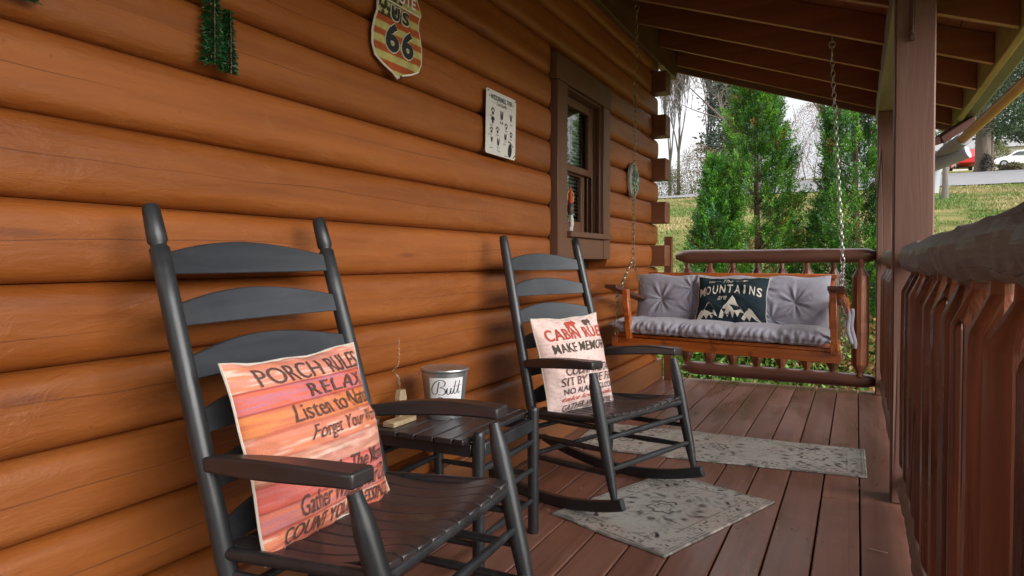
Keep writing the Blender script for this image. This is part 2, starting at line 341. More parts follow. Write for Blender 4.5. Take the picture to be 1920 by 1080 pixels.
def leaf_quads(P, D, Ln, Wd, side=None):
    """diamond leaves at P along D"""
    N = len(P); D = D / np.linalg.norm(D, axis=1, keepdims=True); rnd = RNG.normal(size=(N, 3)); S = np.cross(D, rnd); S /= np.linalg.norm(S, axis=1, keepdims=True) + 1e-9
    Ln = np.asarray(Ln).reshape(-1, 1) * np.ones((N, 1)); Wd = np.asarray(Wd).reshape(-1, 1) * np.ones((N, 1))
    V = np.stack([P, P + D * Ln * .5 + S * Wd * .5, P + D * Ln, P + D * Ln * .5 - S * Wd * .5], 1).reshape(-1, 3)
    return V, np.arange(4 * N).reshape(N, 4)
V, F = leaf_quads(GP, GD, RNG.uniform(.05, .13, GN), RNG.uniform(.02, .045, GN)); o = np_mesh('grass', V, F, M['leaf'], None, np.repeat(GCOL, 4, 0)); tag(o, 'patchy green and straw coloured grass tufts on the lawn slope', 'grass', kind='stuff')
def crown(name, mat, parent, P, D, Ln, Wd, C, loc=None):
    V, F = leaf_quads(P, D, Ln, Wd); return np_mesh(name, V - (np.array(parent.location) if parent else 0), F, mat, parent, np.repeat(C, 4, axis=0), loc=loc)
def thuja(x, y, h, rad, label, nb=1500, seed=1, lean=0, gap=0., cone=.65, tone=(1, 1, 1), cat='tree', gdir=0., lsize=1.):
    global RNG
    RNG = np.random.default_rng(seed)
    z0 = float(ground_z(x, y)) - .05; t = thing('thuja_tree', label, cat, (x, y, z0), 'evergreens behind the back railing')
    tr = MB(); tr.tube([(0, 0, 0), (.02, .01, h * .3), (-.02, .02, h * .6), (0, 0, h * .92)], [.055, .045, .03, .008], 8)
    for k in range(26):
        a = RNG.uniform(0, 6.28); zz = h * RNG.uniform(.08, .85); l = rad * (1 - zz / h) ** cone * RNG.uniform(.5, .9)
        tr.tube([(0, 0, zz), (math.cos(a) * l * .5, math.sin(a) * l * .5, zz + l * .35), (math.cos(a) * l, math.sin(a) * l, zz + l * .9)], [.014, .009, .003], 5)
    tr.build('trunk', M['barkr'], t)
    u = RNG.uniform(0, 1, nb) ** 1.05; a = RNG.uniform(0, 2 * np.pi, nb)
    lobes = 1 + .24 * np.sin(a * 3 + u * 9 + seed) + .16 * (fbm(a * 1.6, u * 9, seed) - .5) * 2
    prof = np.clip(1 - u, 0, 1) ** cone * np.clip(u * 9 + .55, 0, 1); rr = rad * prof * lobes * RNG.uniform(.55, 1.03, nb) ** .6
    keep = np.ones(nb, bool)
    if gap: keep = ~((np.abs(np.angle(np.exp(1j * (a - gdir)))) < .75) & (fbm(u * 6, a * 2, seed + 5) < gap))
    # sparse holes
    keep &= fbm(a * 2.6 + 5, u * 15, seed + 9) > .33
    u, a, rr = u[keep], a[keep], rr[keep]; n = len(u)
    c = np.stack([np.cos(a) * rr, np.sin(a) * rr, u * h * .97 + .05], 1)
    dr = np.stack([np.cos(a) * .75, np.sin(a) * .75, np.full(n, .95)], 1) + RNG.normal(size=(n, 3)) * .28; dr /= np.linalg.norm(dr, axis=1, keepdims=True)
    K = 58; k = np.tile(np.linspace(0, 1, K), n); Cc = np.repeat(c, K, 0); Dd = np.repeat(dr, K, 0); plen = np.repeat(RNG.uniform(.13, .27, n), K) * lsize
    side = np.repeat(np.cross(dr, RNG.normal(size=(n, 3))), K, 0); side /= np.linalg.norm(side, axis=1, keepdims=True)
    sg = np.tile(np.where(np.arange(K) % 2 == 0, 1., -1.), n)
    off = side * (sg * (1 - k) * .055 * RNG.uniform(.2, 1.2, n * K))[:, None] * lsize
    P = Cc + Dd * (k * plen)[:, None] + off + RNG.normal(size=(n * K, 3)) * .008 - Dd * .08
    LD = Dd + side * (sg * .75)[:, None] + RNG.normal(size=(n * K, 3)) * .25
    hue = np.repeat(RNG.uniform(0, 1, n), K); br = np.repeat(RNG.uniform(.30, 1.5, n), K) * RNG.uniform(.75, 1.25, n * K)
    g1, g2, g3 = np.array([.030, .125, .016]), np.array([.13, .28, .020]), np.array([.09, .19, .09])
    col = g1 + (g2 - g1) * hue[:, None]; m3 = np.repeat(RNG.uniform(0, 1, n) < .12, K); col[m3] = g3
    mb_ = np.repeat(RNG.uniform(0, 1, n) < .035, K); col[mb_] = np.array([.20, .085, .03]); col = col * br[:, None] * np.array(tone)
    V, F = leaf_quads(P, LD, RNG.uniform(.022, .044, n * K) * lsize, RNG.uniform(.007, .014, n * K) * lsize)
    o = np_mesh('crown', V, F, M['leaf'], t, np.repeat(col, 4, 0)); return t
thuja(.38, 9.2, 4.05, .56, 'tall bright green thuja, the widest one, between the bare lawn gap and the small one', 3100, 3, gap=.42, gdir=-1.1, cone=.42, tone=(1.1, 1.12, 1))
thuja(1.50, 9.3, 3.95, .62, 'tall dark green thuja standing right behind the far porch post', 3300, 8, gap=.36, gdir=-1.6, cone=.40, tone=(.85, .95, .9))
thuja(-.07, 8.8, 2.75, .44, 'small pointed thuja at the left foot of the tallest evergreen', 1700, 12, cone=.62, tone=(.85, 1., .9))
thuja(1.98, 9.75, 4.0, .36, 'slim thuja almost wholly hidden behind the near porch post', 1300, 33, cone=.4)
# ground cover under the railing
RNG = np.random.default_rng(5); n = 26000
gx, gy = RNG.uniform(-1.6, 3.2, n), RNG.uniform(6.0, 10.5, n) ; k = RNG.uniform(0, 1, n) < .6
gy = np.where(k, RNG.normal(8.6, .6, n), gy); hgt = np.where(k, RNG.uniform(0, .85, n) * np.clip(1 - np.abs(gy - 8.6) / 1.6, 0, 1), .05) * (.5 + fbm(gx * 2, gy * 2, 4))
P = np.stack([gx, gy, ground_z(gx, gy) + hgt], 1); D = RNG.normal(size=(n, 3)) + np.array([0, 0, .8])
hue = fbm(gx * 1.7, gy * 1.7, 6) ; cA, cB, cC = np.array([.07, .17, .025]), np.array([.21, .30, .055]), np.array([.26, .13, .05])
col = cA + (cB - cA) * np.clip((hue - .3) * 2.5, 0, 1)[:, None]; brn = (RNG.uniform(0, 1, n) < .10 + .45 * (gx > 1.15)); col[brn] = cC; col *= RNG.uniform(.6, 1.3, (n, 1))
V, F = leaf_quads(P, D, RNG.uniform(.05, .09, n), RNG.uniform(.03, .05, n))
o = np_mesh('ground_cover', V, F, M['leaf'], None, np.repeat(col, 4, 0)); tag(o, 'leafy ivy and weeds growing below the back railing', 'ground cover', kind='stuff')

def branchy(mb, p, d, l, r, lvl, rng, up=.25, spread=.6, n=4, minr=.01, nside=5):
    p = Vector(p); d = Vector(d).normalized(); pts = [p]; rad = [r]; q = p
    seg = 3
    for s in range(seg):
        d = (d + Vector((rng.gauss(0, .12), rng.gauss(0, .12), rng.gauss(0, .1) + up * .2))).normalized(); q = q + d * (l / seg); pts.append(q); rad.append(max(r * (1 - .25 * (s + 1)), minr * .5))
    mb.tube(pts, rad, nside, cap=False)
    if lvl <= 0: return
    for k in range(n):
        i = rng.choice([1, 2, 3, 3]); a = rng.uniform(0, 6.28)
        side = Vector((math.cos(a), math.sin(a), rng.uniform(-.1, .5))); nd = (d * rng.uniform(.6, 1.1) + side * spread + Vector((0, 0, up))).normalized()
        branchy(mb, pts[i], nd, l * rng.uniform(.5, .72), max(rad[i] * .62, minr), lvl - 1, rng, up, spread, n, minr, max(3, nside - 1))
def bare_tree(x, y, h, r, label, lvl=4, up=.3, spread=.6, n=4, mat='barkp', group='bare trees beyond the lawn', seed=1, minr=.018, trunkh=.3, lean=(0, 0)):
    rng = random.Random(seed); z = float(ground_z(x, y)) - .1; t = thing('bare_tree', label, 'tree', (x, y, z), group)
    tk = MB(); tk.tube([(0, 0, 0), (lean[0] * .4, lean[1] * .4, h * trunkh * .55), (lean[0], lean[1], h * trunkh)], [r * 1.35, r, r * .85], 9); tk.build('trunk', M['bark' if mat == 'bark' else 'barkp'], t)
    b = MB()
    for k in range(n + 1):
        a = 6.28 * k / (n + 1) + rng.uniform(-.3, .3); zz = h * trunkh * rng.uniform(.8, 1)
        branchy(b, (lean[0], lean[1], zz - .02), (math.cos(a) * spread, math.sin(a) * spread, .8 + up * 2), h * (1 - trunkh) * .45, r * .6, lvl - 1, rng, up, spread, n, minr)
    b.build('branches', M[mat], t); return t
bare_tree(-8.6, 44, 10, .10, 'bare upright tree behind the stacked log ends, farthest left', 5, 1.0, .28, 4, 'barkp', seed=3)
bare_tree(-7.4, 47, 11, .11, 'bare upright tree just right of the log ends with dense vertical twigs', 5, 1.0, .26, 4, 'barkp', seed=9)
bare_tree(-10.6, 50, 11, .11, 'bare upright tree half hidden by the log cabin corner', 4, 1.0, .3, 4, 'barkp', seed=29)
bare_tree(-2.9, 30, 9.5, .12, 'dark bare tree spreading branches over the small thuja', 5, .12, .85, 4, 'bark', seed=14, minr=.014)
bare_tree(.6, 36, 10.5, .14, 'dark bare tree seen in the gap between the two tall thujas', 5, .15, .8, 4, 'bark', seed=23, minr=.016)
bare_tree(4.07, 26.5, 5.2, .08, 'slim pale bare tree near the white pipe fitting', 5, .2, .8, 4, 'barkp', seed=31, minr=.008, trunkh=.42)
bare_tree(8.1, 46, 9, .12, 'bare tree between the red car and the white car', 4, .2, .7, 4, 'bark', seed=37)
def conifer(x, y, h, rad, label, nb=900, seed=2, tone=(.03, .055, .028), trunk=.25, bare=.25, K=16, ls=.34, droop=-.15, cone=.8, mat='needle', group='conifers in the distance', flat=.0, keepf=.36):
    global RNG
    RNG = np.random.default_rng(seed); z0 = float(ground_z(x, y)) - .1; t = thing('conifer_tree', label, 'tree', (x, y, z0), group)
    tr = MB(); tr.tube([(0, 0, 0), (0, 0, .5), (.05, 0, h * .4), (0, 0, h * .95)], [trunk * 1.25, trunk, trunk * .75, .03], 10)
    for k in range(40):
        a = RNG.uniform(0, 6.28); zz = h * RNG.uniform(bare * .9, .95); l = rad * (1 - zz / h) ** cone * RNG.uniform(.6, .95)
        tr.tube([(0, 0, zz), (math.cos(a) * l, math.sin(a) * l, zz + l * .1)], [.07, .015], 4, cap=False)
    tr.build('trunk', M['bark'], t)
    u = RNG.uniform(0, 1, nb); a = RNG.uniform(0, 2 * np.pi, nb); prof = np.clip(1 - u, 0.02, 1) ** cone * np.clip(.5 + u * 5, 0, 1)
    rr = rad * prof * RNG.uniform(.25, 1.05, nb) * (1 + .3 * (fbm(a * 2, u * 8, seed) - .5)); keep = fbm(a * 2.5, u * 11, seed + 3) > keepf; u, a, rr = u[keep], a[keep], rr[keep]; n = len(u)
    zz = (bare + (1 - bare) * u) * h; c = np.stack([np.cos(a) * rr, np.sin(a) * rr, zz + droop * rr], 1)
    Cc = np.repeat(c, K, 0); P = Cc + RNG.normal(size=(n * K, 3)) * np.array([ls * 1.1, ls * 1.1, ls * .35]); D = RNG.normal(size=(n * K, 3)) + np.repeat(np.stack([np.cos(a), np.sin(a), np.full(n, flat)], 1), K, 0)
    col = np.array(tone) * np.repeat(RNG.uniform(.55, 1.6, n), K)[:, None] * RNG.uniform(.7, 1.3, (n * K, 1))
    V, F = leaf_quads(P, D, RNG.uniform(.5, 1.1, n * K) * ls, RNG.uniform(.2, .4, n * K) * ls); np_mesh('crown', V, F, M[mat], t, np.repeat(col, 4, 0)); return t
conifer(-6.0, 46, 7.5, 1.9, 'dark narrow conifer beyond the lawn, left of the thujas', 450, 4, (.035, .05, .035), .15, .1, keepf=.4)
conifer(-4.3, 40, 9.8, 2.1, 'loose dark pine rising just left of the tallest thuja', 420, 6, (.03, .05, .028), .15, .25, cone=.5, keepf=.5)
conifer(7.24, 42.5, 15, 3.7, 'large cedar with thick trunk beside the road', 2600, 7, (.040, .068, .030), .36, .13, 18, .24, -.02, .45, keepf=.46)
conifer(10.4, 48, 14, 4.0, 'dark evergreen behind the white car', 2200, 9, (.035, .06, .028), .3, .12, 16, .32, -.02, .45, keepf=.44)
def bush(x, y, w, h, label, tone, seed=1, n=5000, ls=.16, group='scrub beyond the lawn'):
    global RNG
    RNG = np.random.default_rng(seed); z0 = float(ground_z(x, y)) - .05; t = thing('shrub', label, 'shrub', (x, y, z0), group)
    st = MB(); rg = random.Random(seed)
    for k in range(7): branchy(st, (rg.uniform(-w * .3, w * .3), 0, 0), (rg.uniform(-.5, .5), rg.uniform(-.5, .5), 1), h * .55, .03, 2, rg, .3, .6, 3, .012, 4)
    st.build('stem', M['bark'], t)
    a = RNG.uniform(0, 6.28, n); q = RNG.uniform(0, 1, n) ** .5; zz = RNG.uniform(0, 1, n); pr = np.sqrt(np.clip(1 - zz ** 2, 0, 1)) * (.7 + .6 * fbm(a * 1.5, zz * 3, seed))
    P = np.stack([np.cos(a) * q * pr * w / 2, np.sin(a) * q * pr * w / 2, zz * h * (.75 + .5 * fbm(np.cos(a) * 2 + 3, np.sin(a) * 2, seed + 2))], 1); kp = fbm(P[:, 0] * 2.5, P[:, 2] * 2.5, seed + 7) > .3; P = P[kp]; n = len(P)
    col = np.array(tone) * (.5 + fbm(P[:, 0] * 2, P[:, 2] * 3, seed + 1))[:, None] * RNG.uniform(.6, 1.4, (n, 1)); V, F = leaf_quads(P, RNG.normal(size=(n, 3)), RNG.uniform(.6, 1.2, n) * ls, RNG.uniform(.3, .6, n) * ls)
    np_mesh('foliage', V, F, M['leaf'], t, np.repeat(col, 4, 0)); return t
bush(-9.6, 42.5, 4.5, 2.0, 'olive green shrub beyond the pale lawn edge, next to the log ends', (.08, .10, .03), 2, 9000, .09)
bush(-6.6, 42.0, 4.5, 2.8, 'yellow brown shrub beyond the lawn below the dark conifer', (.18, .14, .05), 3, 9000, .09)
bush(-3.8, 41.0, 4.5, 4.4, 'tall tan shrub just left of the tallest thuja', (.20, .145, .065), 4, 9000, .09)
bush(-.6, 42, 4.5, 4.2, 'reddish brown shrub seen low in the gap between the tall thujas', (.16, .09, .065), 5, 9000, .07)
bush(2.4, 43, 5, 4.5, 'brown thicket behind the gap between thujas', (.14, .10, .07), 6, 9000, .07)
bush(7.35, 41.8, .7, .95, 'small dark shrub beside the cedar trunk', (.03, .03, .028), 8, 700, .1)
bush(8.35, 41.6, 1.2, .42, 'low olive hedge plant in front of the white car', (.10, .09, .05), 9, 2200, .1)
bush(12.9, 76, 2.6, 2.6, 'yellow green shrub behind the white car bonnet', (.13, .15, .045), 10, 3500)
bush(-14.5, 40, 6, 3.2, 'brown shrub hidden past the cabin corner', (.2, .15, .07), 15)

# vehicles
def car(loc, rz, paint, label, L_=4.4, Wc=1.75, H=1.45, suv=False):
    t = thing('parked_car', label, 'car', loc, 'cars parked beyond the road'); t.rotation_euler = (0, 0, rz); h = L_ / 2
    prof = [(-h, .35), (-h, .75), (-h + .25, .95), (-h + .9, H * .98), (-.1, H), (.55, H * .97), (1.25, .98), (h - .25, .82), (h, .62), (h, .32), (h - .45, .25), (-h + .4, .25)] if not suv else \
        [(-h, .4), (-h, .95), (-h + .12, 1.05), (-h + .4, H), (.2, H + .02), (.75, H * .97), (1.25, 1.08), (h - .15, .95), (h, .7), (h, .35), (h - .45, .28), (-h + .4, .28)]
    def fn(x, z, s):
        y = (Wc / 2) * (1 if s else -1); k = 1 - .22 * max(0, (z - .9) / (H - .9)) - .05 * abs(x) / h; return (x, y * k, z)
    MB().prism(prof, fn).build('body', paint, t, bevel=.06, seg=3)
    for s in (-1, 1):
        MB().add([(-h + .75, s * Wc / 2 * .972, 1.0), (1.0, s * Wc / 2 * .972, 1.0), (.5, s * Wc / 2 * .83, H * .91), (-h + 1.1, s * Wc / 2 * .83, H * .91)], [(0, 1, 2, 3)]).build('side_window', M['carglass'], t)
    MB().add([(1.24, -.68, 1.0), (1.24, .68, 1.0), (.60, .58, H * .955), (.60, -.58, H * .955)], [(0, 1, 2, 3)]).build('windscreen', M['carglass'], t)
    for sx in (-1, 1):
        for sy in (-1, 1):
            w = MB(); w.tube([(sx * (h - .8), sy * (Wc / 2 - .2), .32), (sx * (h - .8), sy * (Wc / 2 + .015), .32)], .32, 18); wo_ = w.build('wheel', M['tyre'], t)
            MB().tube([(sx * (h - .8), sy * (Wc / 2 - .1), .32), (sx * (h - .8), sy * (Wc / 2 + .03), .32)], .19, 12).build('rim', M['pvc'], wo_)
    for sy in (-1, 1): MB().box(h - .12, h + .01, sy * .62 - .17, sy * .62 + .17, .60, .72).build('headlight', M['paper'], t, bevel=.02)
    MB().box(h - .02, h + .02, -.4, .4, .38, .52).build('grille', M['tyre'], t, bevel=.01)
    return t
M['carw'] = plain('white_car_paint', (.75, .75, .76), .2, 0, .02, bump=0); M['carr'] = plain('red_car_paint', (.50, .02, .025), .2, 0, .05, bump=0)
M['carglass'] = plain('tinted_car_glass', (.03, .04, .045), .08, 0, .05, bump=0); M['tyre'] = plain('tyre_rubber', (.02, .02, .02), .8)
car((14.5, 74.0, float(ground_z(14.5, 74.0)) + .02), R(176), M['carw'], 'white saloon car with tinted windows parked by the road at the right edge', 4.6)
car((10.1, 74.0, float(ground_z(10.1, 74)) + .05), R(95), M['carr'], 'bright red car parked behind the thick cedar trunk', 4.3, suv=True, H=1.6)
# white house behind the cars
t = thing('white_house', 'white low house behind the red car and pipe fitting', 'house', (11.0, 86, float(ground_z(11.0, 86)) - .2))
MB().box(-4.5, 8, 0, 6, 0, 2.6).build('wall', M['white'], t)
MB().prism([(-.6, 2.6), (6.6, 2.6), (3, 4.0)], lambda y, z, s: (-4.9 if s == 0 else 8.4, y, z)).build('roof', M['railgrey'], t, smooth=False)
for k in range(3):
    w = MB().box(-2.6 + k * 3.4, -1.5 + k * 3.4, -.05, .0, 1.0, 2.0).build('window', M['carglass'], t)
    MB().box(-2.68 + k * 3.4, -1.42 + k * 3.4, -.03, .0, .92, 1.0).build('sill', M['paper'], w)
for k in range(5): MB().box(-3.9 + k * .62, -3.8 + k * .62, -1.0, -.9, 0, 2.5).build('porch_column', M['paper'], t)

# ================================================================ porch floor
fl = thing('porch_floor', None, None, (0, 0, 0), kind='structure')
edges = [1.52 - .142 * k for k in range(0, 12)]
joints = {0: [3.12], 1: [], 3: [1.35, 4.95], 5: [3.9], 7: [.9], 9: [2.8]}
for k in range(-1, 11):
    x1 = 1.52 - .142 * k - .003; x0 = x1 - .136; x1 = 1.715 if k == -1 else x1
    if k == 10: x0 = .015
    if x1 < .03: continue
    cuts = [-1.3] + joints.get(k, []) + [5.83]
    for a, b in zip(cuts[:-1], cuts[1:]):
        MB().box(x0, x1, a + .002, b - .002, -.028, 0 - .0006 * (k % 3)).build('deck_board', M['deck'], fl, bevel=.004, seg=2)
MB().box(.0, 1.60, -1.3, 5.78, -.046, -.042).build('gap_shade_panel', M['dark'], fl)  # added dark sheet, hides bright grass and stands in for shade below the gaps
jb = MB()
for k in range(10): jb.box(.0, 1.64, -1.2 + k * .76, -1.16 + k * .76, -.20, -.048)
jb.build('joist', M['rafter'], fl)
MB().box(0, 1.66, 5.79, 5.825, -.24, -.03).build('rim_joist', M['skirt'], fl); MB().box(1.605, 1.645, -1.3, 5.79, -.24, -.032).build('rim_joist', M['skirt'], fl)

m = MB(); rg = random.Random(3)
for k in range(11):
    xc = 1.52 - .142 * k - .071
    for q in range(10):
        for sx_ in (-.045, .045):
            X_, Y_ = xc + sx_ + rg.uniform(-.004, .004), -1.18 + q * .76 + rg.uniform(-.006, .006)
            m.add([(X_ + .0042 * math.cos(a * 1.0472), Y_ + .0042 * math.sin(a * 1.0472), .0004) for a in range(6)], [(0, 1, 2, 3, 4, 5)])
o = m.build('screw_heads', M['iron'], fl, smooth=False); o['kind'] = 'stuff'
# ================================================================ log wall
PITCH = .1738; Z0 = .0592
wall = thing('log_wall', 'orange stained cabin wall of stacked round logs with one window', 'wall', (0, 0, 0))
BD = .036
def log_piece(y0, y1, z0, dome0=False, dome1=False, seed=0):
    m = MB(); n = 15; secs = []
    L0 = y1 - y0; N = max(2, int(L0 / .25)); ysn = [y0 + L0 * i / N for i in range(N + 1)]
    if dome1: ysn = [y for y in ysn if y < y1 - .07] + [y1 - .06, y1 - .035, y1 - .015, y1 - .004, y1]
    if dome0: ysn = [y0, y0 + .004, y0 + .014, y0 + .03, y0 + .05] + [y for y in ysn if y > y0 + .06]
    for y in ysn:
        k = 1.
        if dome1 and y > y1 - .065: q = (y - (y1 - .065)) / .065; k = math.sqrt(max(0, 1 - q ** 3)) * .72 + .28 * (1 - q * .55)
        if dome0 and y < y0 + .05: q = 1 - (y - y0) / .05; k = math.sqrt(max(0, 1 - q ** 3)) * .75 + .25 * (1 - q * .6)
        w = .0022 * math.sin(y * 1.9 + seed * 2.1) + .0012 * math.sin(y * 5.3 + seed)
        ring = []
        for i in range(n):
            t_ = -1 + 2 * i / (n - 1); zz = z0 + PITCH / 2 + t_ * (PITCH / 2 - .0012)
            xx = BD * (max(0, 1 - abs(t_) ** 4.6)) ** .62 * k + w * (1 - t_ * t_)
            ring.append((xx, y, zz))
        ring += [(-.1, y, z0 + PITCH - .0012), (-.1, y, z0 + .0012)]; secs.append(ring)
    nn = n + 2; vs = [v for r_ in secs for v in r_]; fs = []
    for i in range(len(secs) - 1):
        for j in range(nn): fs.append((i * nn + j, (i + 1) * nn + j, (i + 1) * nn + (j + 1) % nn, i * nn + (j + 1) % nn))
    fs.append(tuple(range(nn))); fs.append(tuple(range((len(secs) - 1) * nn, len(secs) * nn))[::-1])
    m.add(vs, [f[::-1] for f in fs]); return m
WY0, WY1, WZ0, WZ1 = 3.50, 4.32, 1.0, 2.075
for c in range(0, 15):
    z0 = Z0 + PITCH * c
    crossc = c in (1, 3, 5, 7, 9, 11, 13)
    yend = 5.50 if crossc else 5.70
    if z0 + PITCH * .5 > WZ0 and z0 + PITCH * .5 < WZ1:
        log_piece(-1.5, 3.455, z0, dome1=True, seed=c).build('log', M['log'], wall, angle=50)
        log_piece(4.35, yend, z0, dome1=True, seed=c).build('log', M['log'], wall, angle=50)
    else: log_piece(-1.5, yend, z0, dome1=True, seed=c).build('log', M['log'], wall, angle=50)
    if crossc:
        MB().box(-2.2, .135, 5.50, 5.655, z0 + .002, z0 + PITCH - .002).build('cross_log', M['cross'], wall, bevel=.006, seg=2)
    else:
        MB().box(-2.2, -.105, 5.50, 5.655, z0 + .002, z0 + PITCH - .002).build('cross_log', M['cross'], wall, bevel=.006, seg=2)
wall2 = MB().box(-.13, -.105, -1.5, 3.50, 0, 2.75).box(-.13, -.105, 4.34, 5.5, 0, 2.75).box(-.13, -.105, 3.5, 4.34, 0, 1.0).box(-.13, -.105, 3.5, 4.34, 2.08, 2.75).build('wall_backing', M['dark'], wall)
MB().box(.0, .066, 2.0, 5.72, .001, .165).build('skirting_board', M['skirt'], wall, bevel=.004); MB().box(.0, .066, -1.4, 1.998, .001, .165).build('skirting_board', M['skirt'], wall, bevel=.004)
# drip streak down the wall behind the table
dm = MB(); rg = random.Random(4)
def wx(z): t_ = ((z - Z0) / PITCH % 1) * 2 - 1; return BD * (max(0, 1 - abs(t_) ** 4.6)) ** .62
for k in range(46):
    z = .70 - k * .0055; yy = 2.04 + rg.uniform(-.003, .003); r_ = rg.uniform(.0015, .003) * (1 + 1.2 * (k > 24))
    dm.tube([(wx(z) - .001, yy, z), (wx(z) + r_, yy, z)], [r_ * 1.3, r_ * .5], 5)
dm.build('drip_streak', M['oldwood'], wall)
# window
win = bpy.data.objects.new('window', None); COL.objects.link(win); win.parent = wall; win.location = (0, 3.9, 1.5)
win['label'] = 'brown framed sash window with blind behind its panes'
def wb(name, *a, mat='trim', bevel=.003): return MB().box(*a).build(name, M[mat], win, world=True, bevel=bevel)
wb('frame', .001, .056, 3.465, 3.605, .985, 1.955); wb('frame', .001, .056, 4.225, 4.352, .985, 1.955)
wb('frame', .001, .060, 3.452, 4.362, 1.957, 2.095, mat='trimh'); wb('apron', .001, .052, 3.607, 4.223, .985, 1.108, mat='trimh')
wb('sill', -.10, .082, 3.60, 4.30, 1.110, 1.142, mat='trimh')
wb('jamb', -.10, .0, 4.225, 4.30, 1.142, 1.96); wb('jamb', -.10, .0, 3.53, 3.605, 1.142, 1.96); wb('jamb', -.10, .04, 3.607, 4.223, 1.945, 1.956)
wb('jamb', -.028, -.018, 4.210, 4.2245, 1.142, 1.944); wb('jamb', -.058, -.048, 4.210, 4.2245, 1.142, 1.944); wb('jamb', .02, .034, 4.212, 4.2245, 1.142, 1.944)
def sash(x, z0, z1, yb):
    for a in ((x - .025, x, 3.607, 3.66, z0, z1), (x - .025, x, yb - .055, yb, z0, z1), (x - .025, x, 3.661, yb - .056, z1 - .05, z1), (x - .025, x, 3.661, yb - .056, z0, z0 + (.075 if z0 < 1.3 else .04))): wb('sash', *a)
    MB().add([(x - .012, 3.655, z0 + .03), (x - .012, yb - .05, z0 + .03), (x - .012, yb - .05, z1 - .03), (x - .012, 3.655, z1 - .03)], [(0, 1, 2, 3)]).build('pane', M['glass'], win, world=True, smooth=False)
sash(-.018, 1.505, 1.94, 4.208); sash(-.052, 1.143, 1.545, 4.16)
bl = MB()
for k in range(34):
    z = 1.16 + k * .0235; bl.add([(-.105, 3.62, z), (-.105, 4.20, z), (-.087, 4.20, z + .008), (-.087, 3.62, z + .008)], [(0, 1, 2, 3)])
b = bl.build('blind', M['blind'], win, world=True, smooth=False); b['kind'] = 'stuff'
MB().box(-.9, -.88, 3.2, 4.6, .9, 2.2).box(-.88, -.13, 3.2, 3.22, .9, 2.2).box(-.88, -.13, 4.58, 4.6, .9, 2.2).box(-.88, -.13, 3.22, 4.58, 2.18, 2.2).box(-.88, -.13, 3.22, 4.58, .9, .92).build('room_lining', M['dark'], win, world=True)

# ================================================================ posts, beam, roof
def post(y0, top, label):
    z0 = .0; t = MB().box(1.632, 1.772, y0, y0 + .14, z0, top).build('porch_post', M['post'], origin=(1.70, y0 + .07, 0), bevel=.006, seg=2)
    return tag(t, label, 'post', 'posts holding up the porch roof')
p1 = post(3.16, 2.048, 'near square brown painted porch post with iron strap high on it'); post(5.655, 2.048, 'far square brown porch post at the corner of the back railing')
post(.0 - 1.2, 2.048, 'square brown porch post behind the viewpoint')
hk = MB(); hk.tube([(1.690, 3.150, 2.02), (1.690, 3.150, 1.90), (1.688, 3.130, 1.86), (1.684, 3.118, 1.875)], .006, 6)
hk.box(1.683, 1.697, 3.146, 3.1595, 1.84, 2.03)
o = hk.build('strap_hook', M['iron'], p1, world=True)
roof = thing('porch_roof', 'sloping porch roof of dark stained rafters and boards', 'roof', (0, 0, 0))
MB().box(1.628, 1.776, -1.4, 6.22, 2.05, 2.235).build('beam', M['beam'], roof, bevel=.004)
zb = lambda x: 2.17 + .34 * (1.64 - x)
slope = .34; XE = 2.135
ry = [6.20, 5.59, 4.98, 4.385, 3.75, 3.14, 2.53, 1.92, 1.31, .70, .09, -.52, -1.1]
for i, y in enumerate(ry):
    m = MB(); hgt = .155
    m.add([(.062, y - .019, zb(.062)), (XE, y - .019, zb(XE)), (XE, y + .019, zb(XE)), (.062, y + .019, zb(.062)),
           (.062, y - .019, zb(.062) + hgt), (XE, y - .019, zb(XE) + hgt), (XE, y + .019, zb(XE) + hgt), (.062, y + .019, zb(.062) + hgt)],
          [(0, 3, 2, 1), (4, 5, 6, 7), (0, 1, 5, 4), (1, 2, 6, 5), (2, 3, 7, 6), (3, 0, 4, 7)])
    m.m[0] = 1; m.build('rafter', [M['rafter'], M['rafterlit']], roof, bevel=.002)
# barge board outside the last rafter
y = 6.245
MB().add([(.0, y - .02, zb(.0) - .055), (XE + .03, y - .02, zb(XE) - .055), (XE + .03, y + .018, zb(XE) - .055), (.0, y + .018, zb(.0) - .055), (.0, y - .02, zb(0) + .16), (XE + .03, y - .02, zb(XE) + .16), (XE + .03, y + .018, zb(XE) + .16), (.0, y + .018, zb(0) + .16)],
         [(0, 3, 2, 1), (4, 5, 6, 7), (0, 1, 5, 4), (1, 2, 6, 5), (2, 3, 7, 6), (3, 0, 4, 7)]).build('barge_board', M['trimh'], roof, bevel=.003)
k = 0; x = -.02
while x < XE + .02:
    x2 = min(x + .178, XE + .04); z1, z2 = zb(x) + .158, zb(x2) + .158
    MB().add([(x, -1.4, z1), (x2, -1.4, z2), (x2, 6.26, z2), (x, 6.26, z1), (x, -1.4, z1 + .02), (x2, -1.4, z2 + .02), (x2, 6.26, z2 + .02), (x, 6.26, z1 + .02)],
             [(0, 3, 2, 1), (4, 5, 6, 7), (0, 1, 5, 4), (1, 2, 6, 5), (2, 3, 7, 6), (3, 0, 4, 7)]).build('roof_board', M['roofb'], roof)
    x = x2 + .004
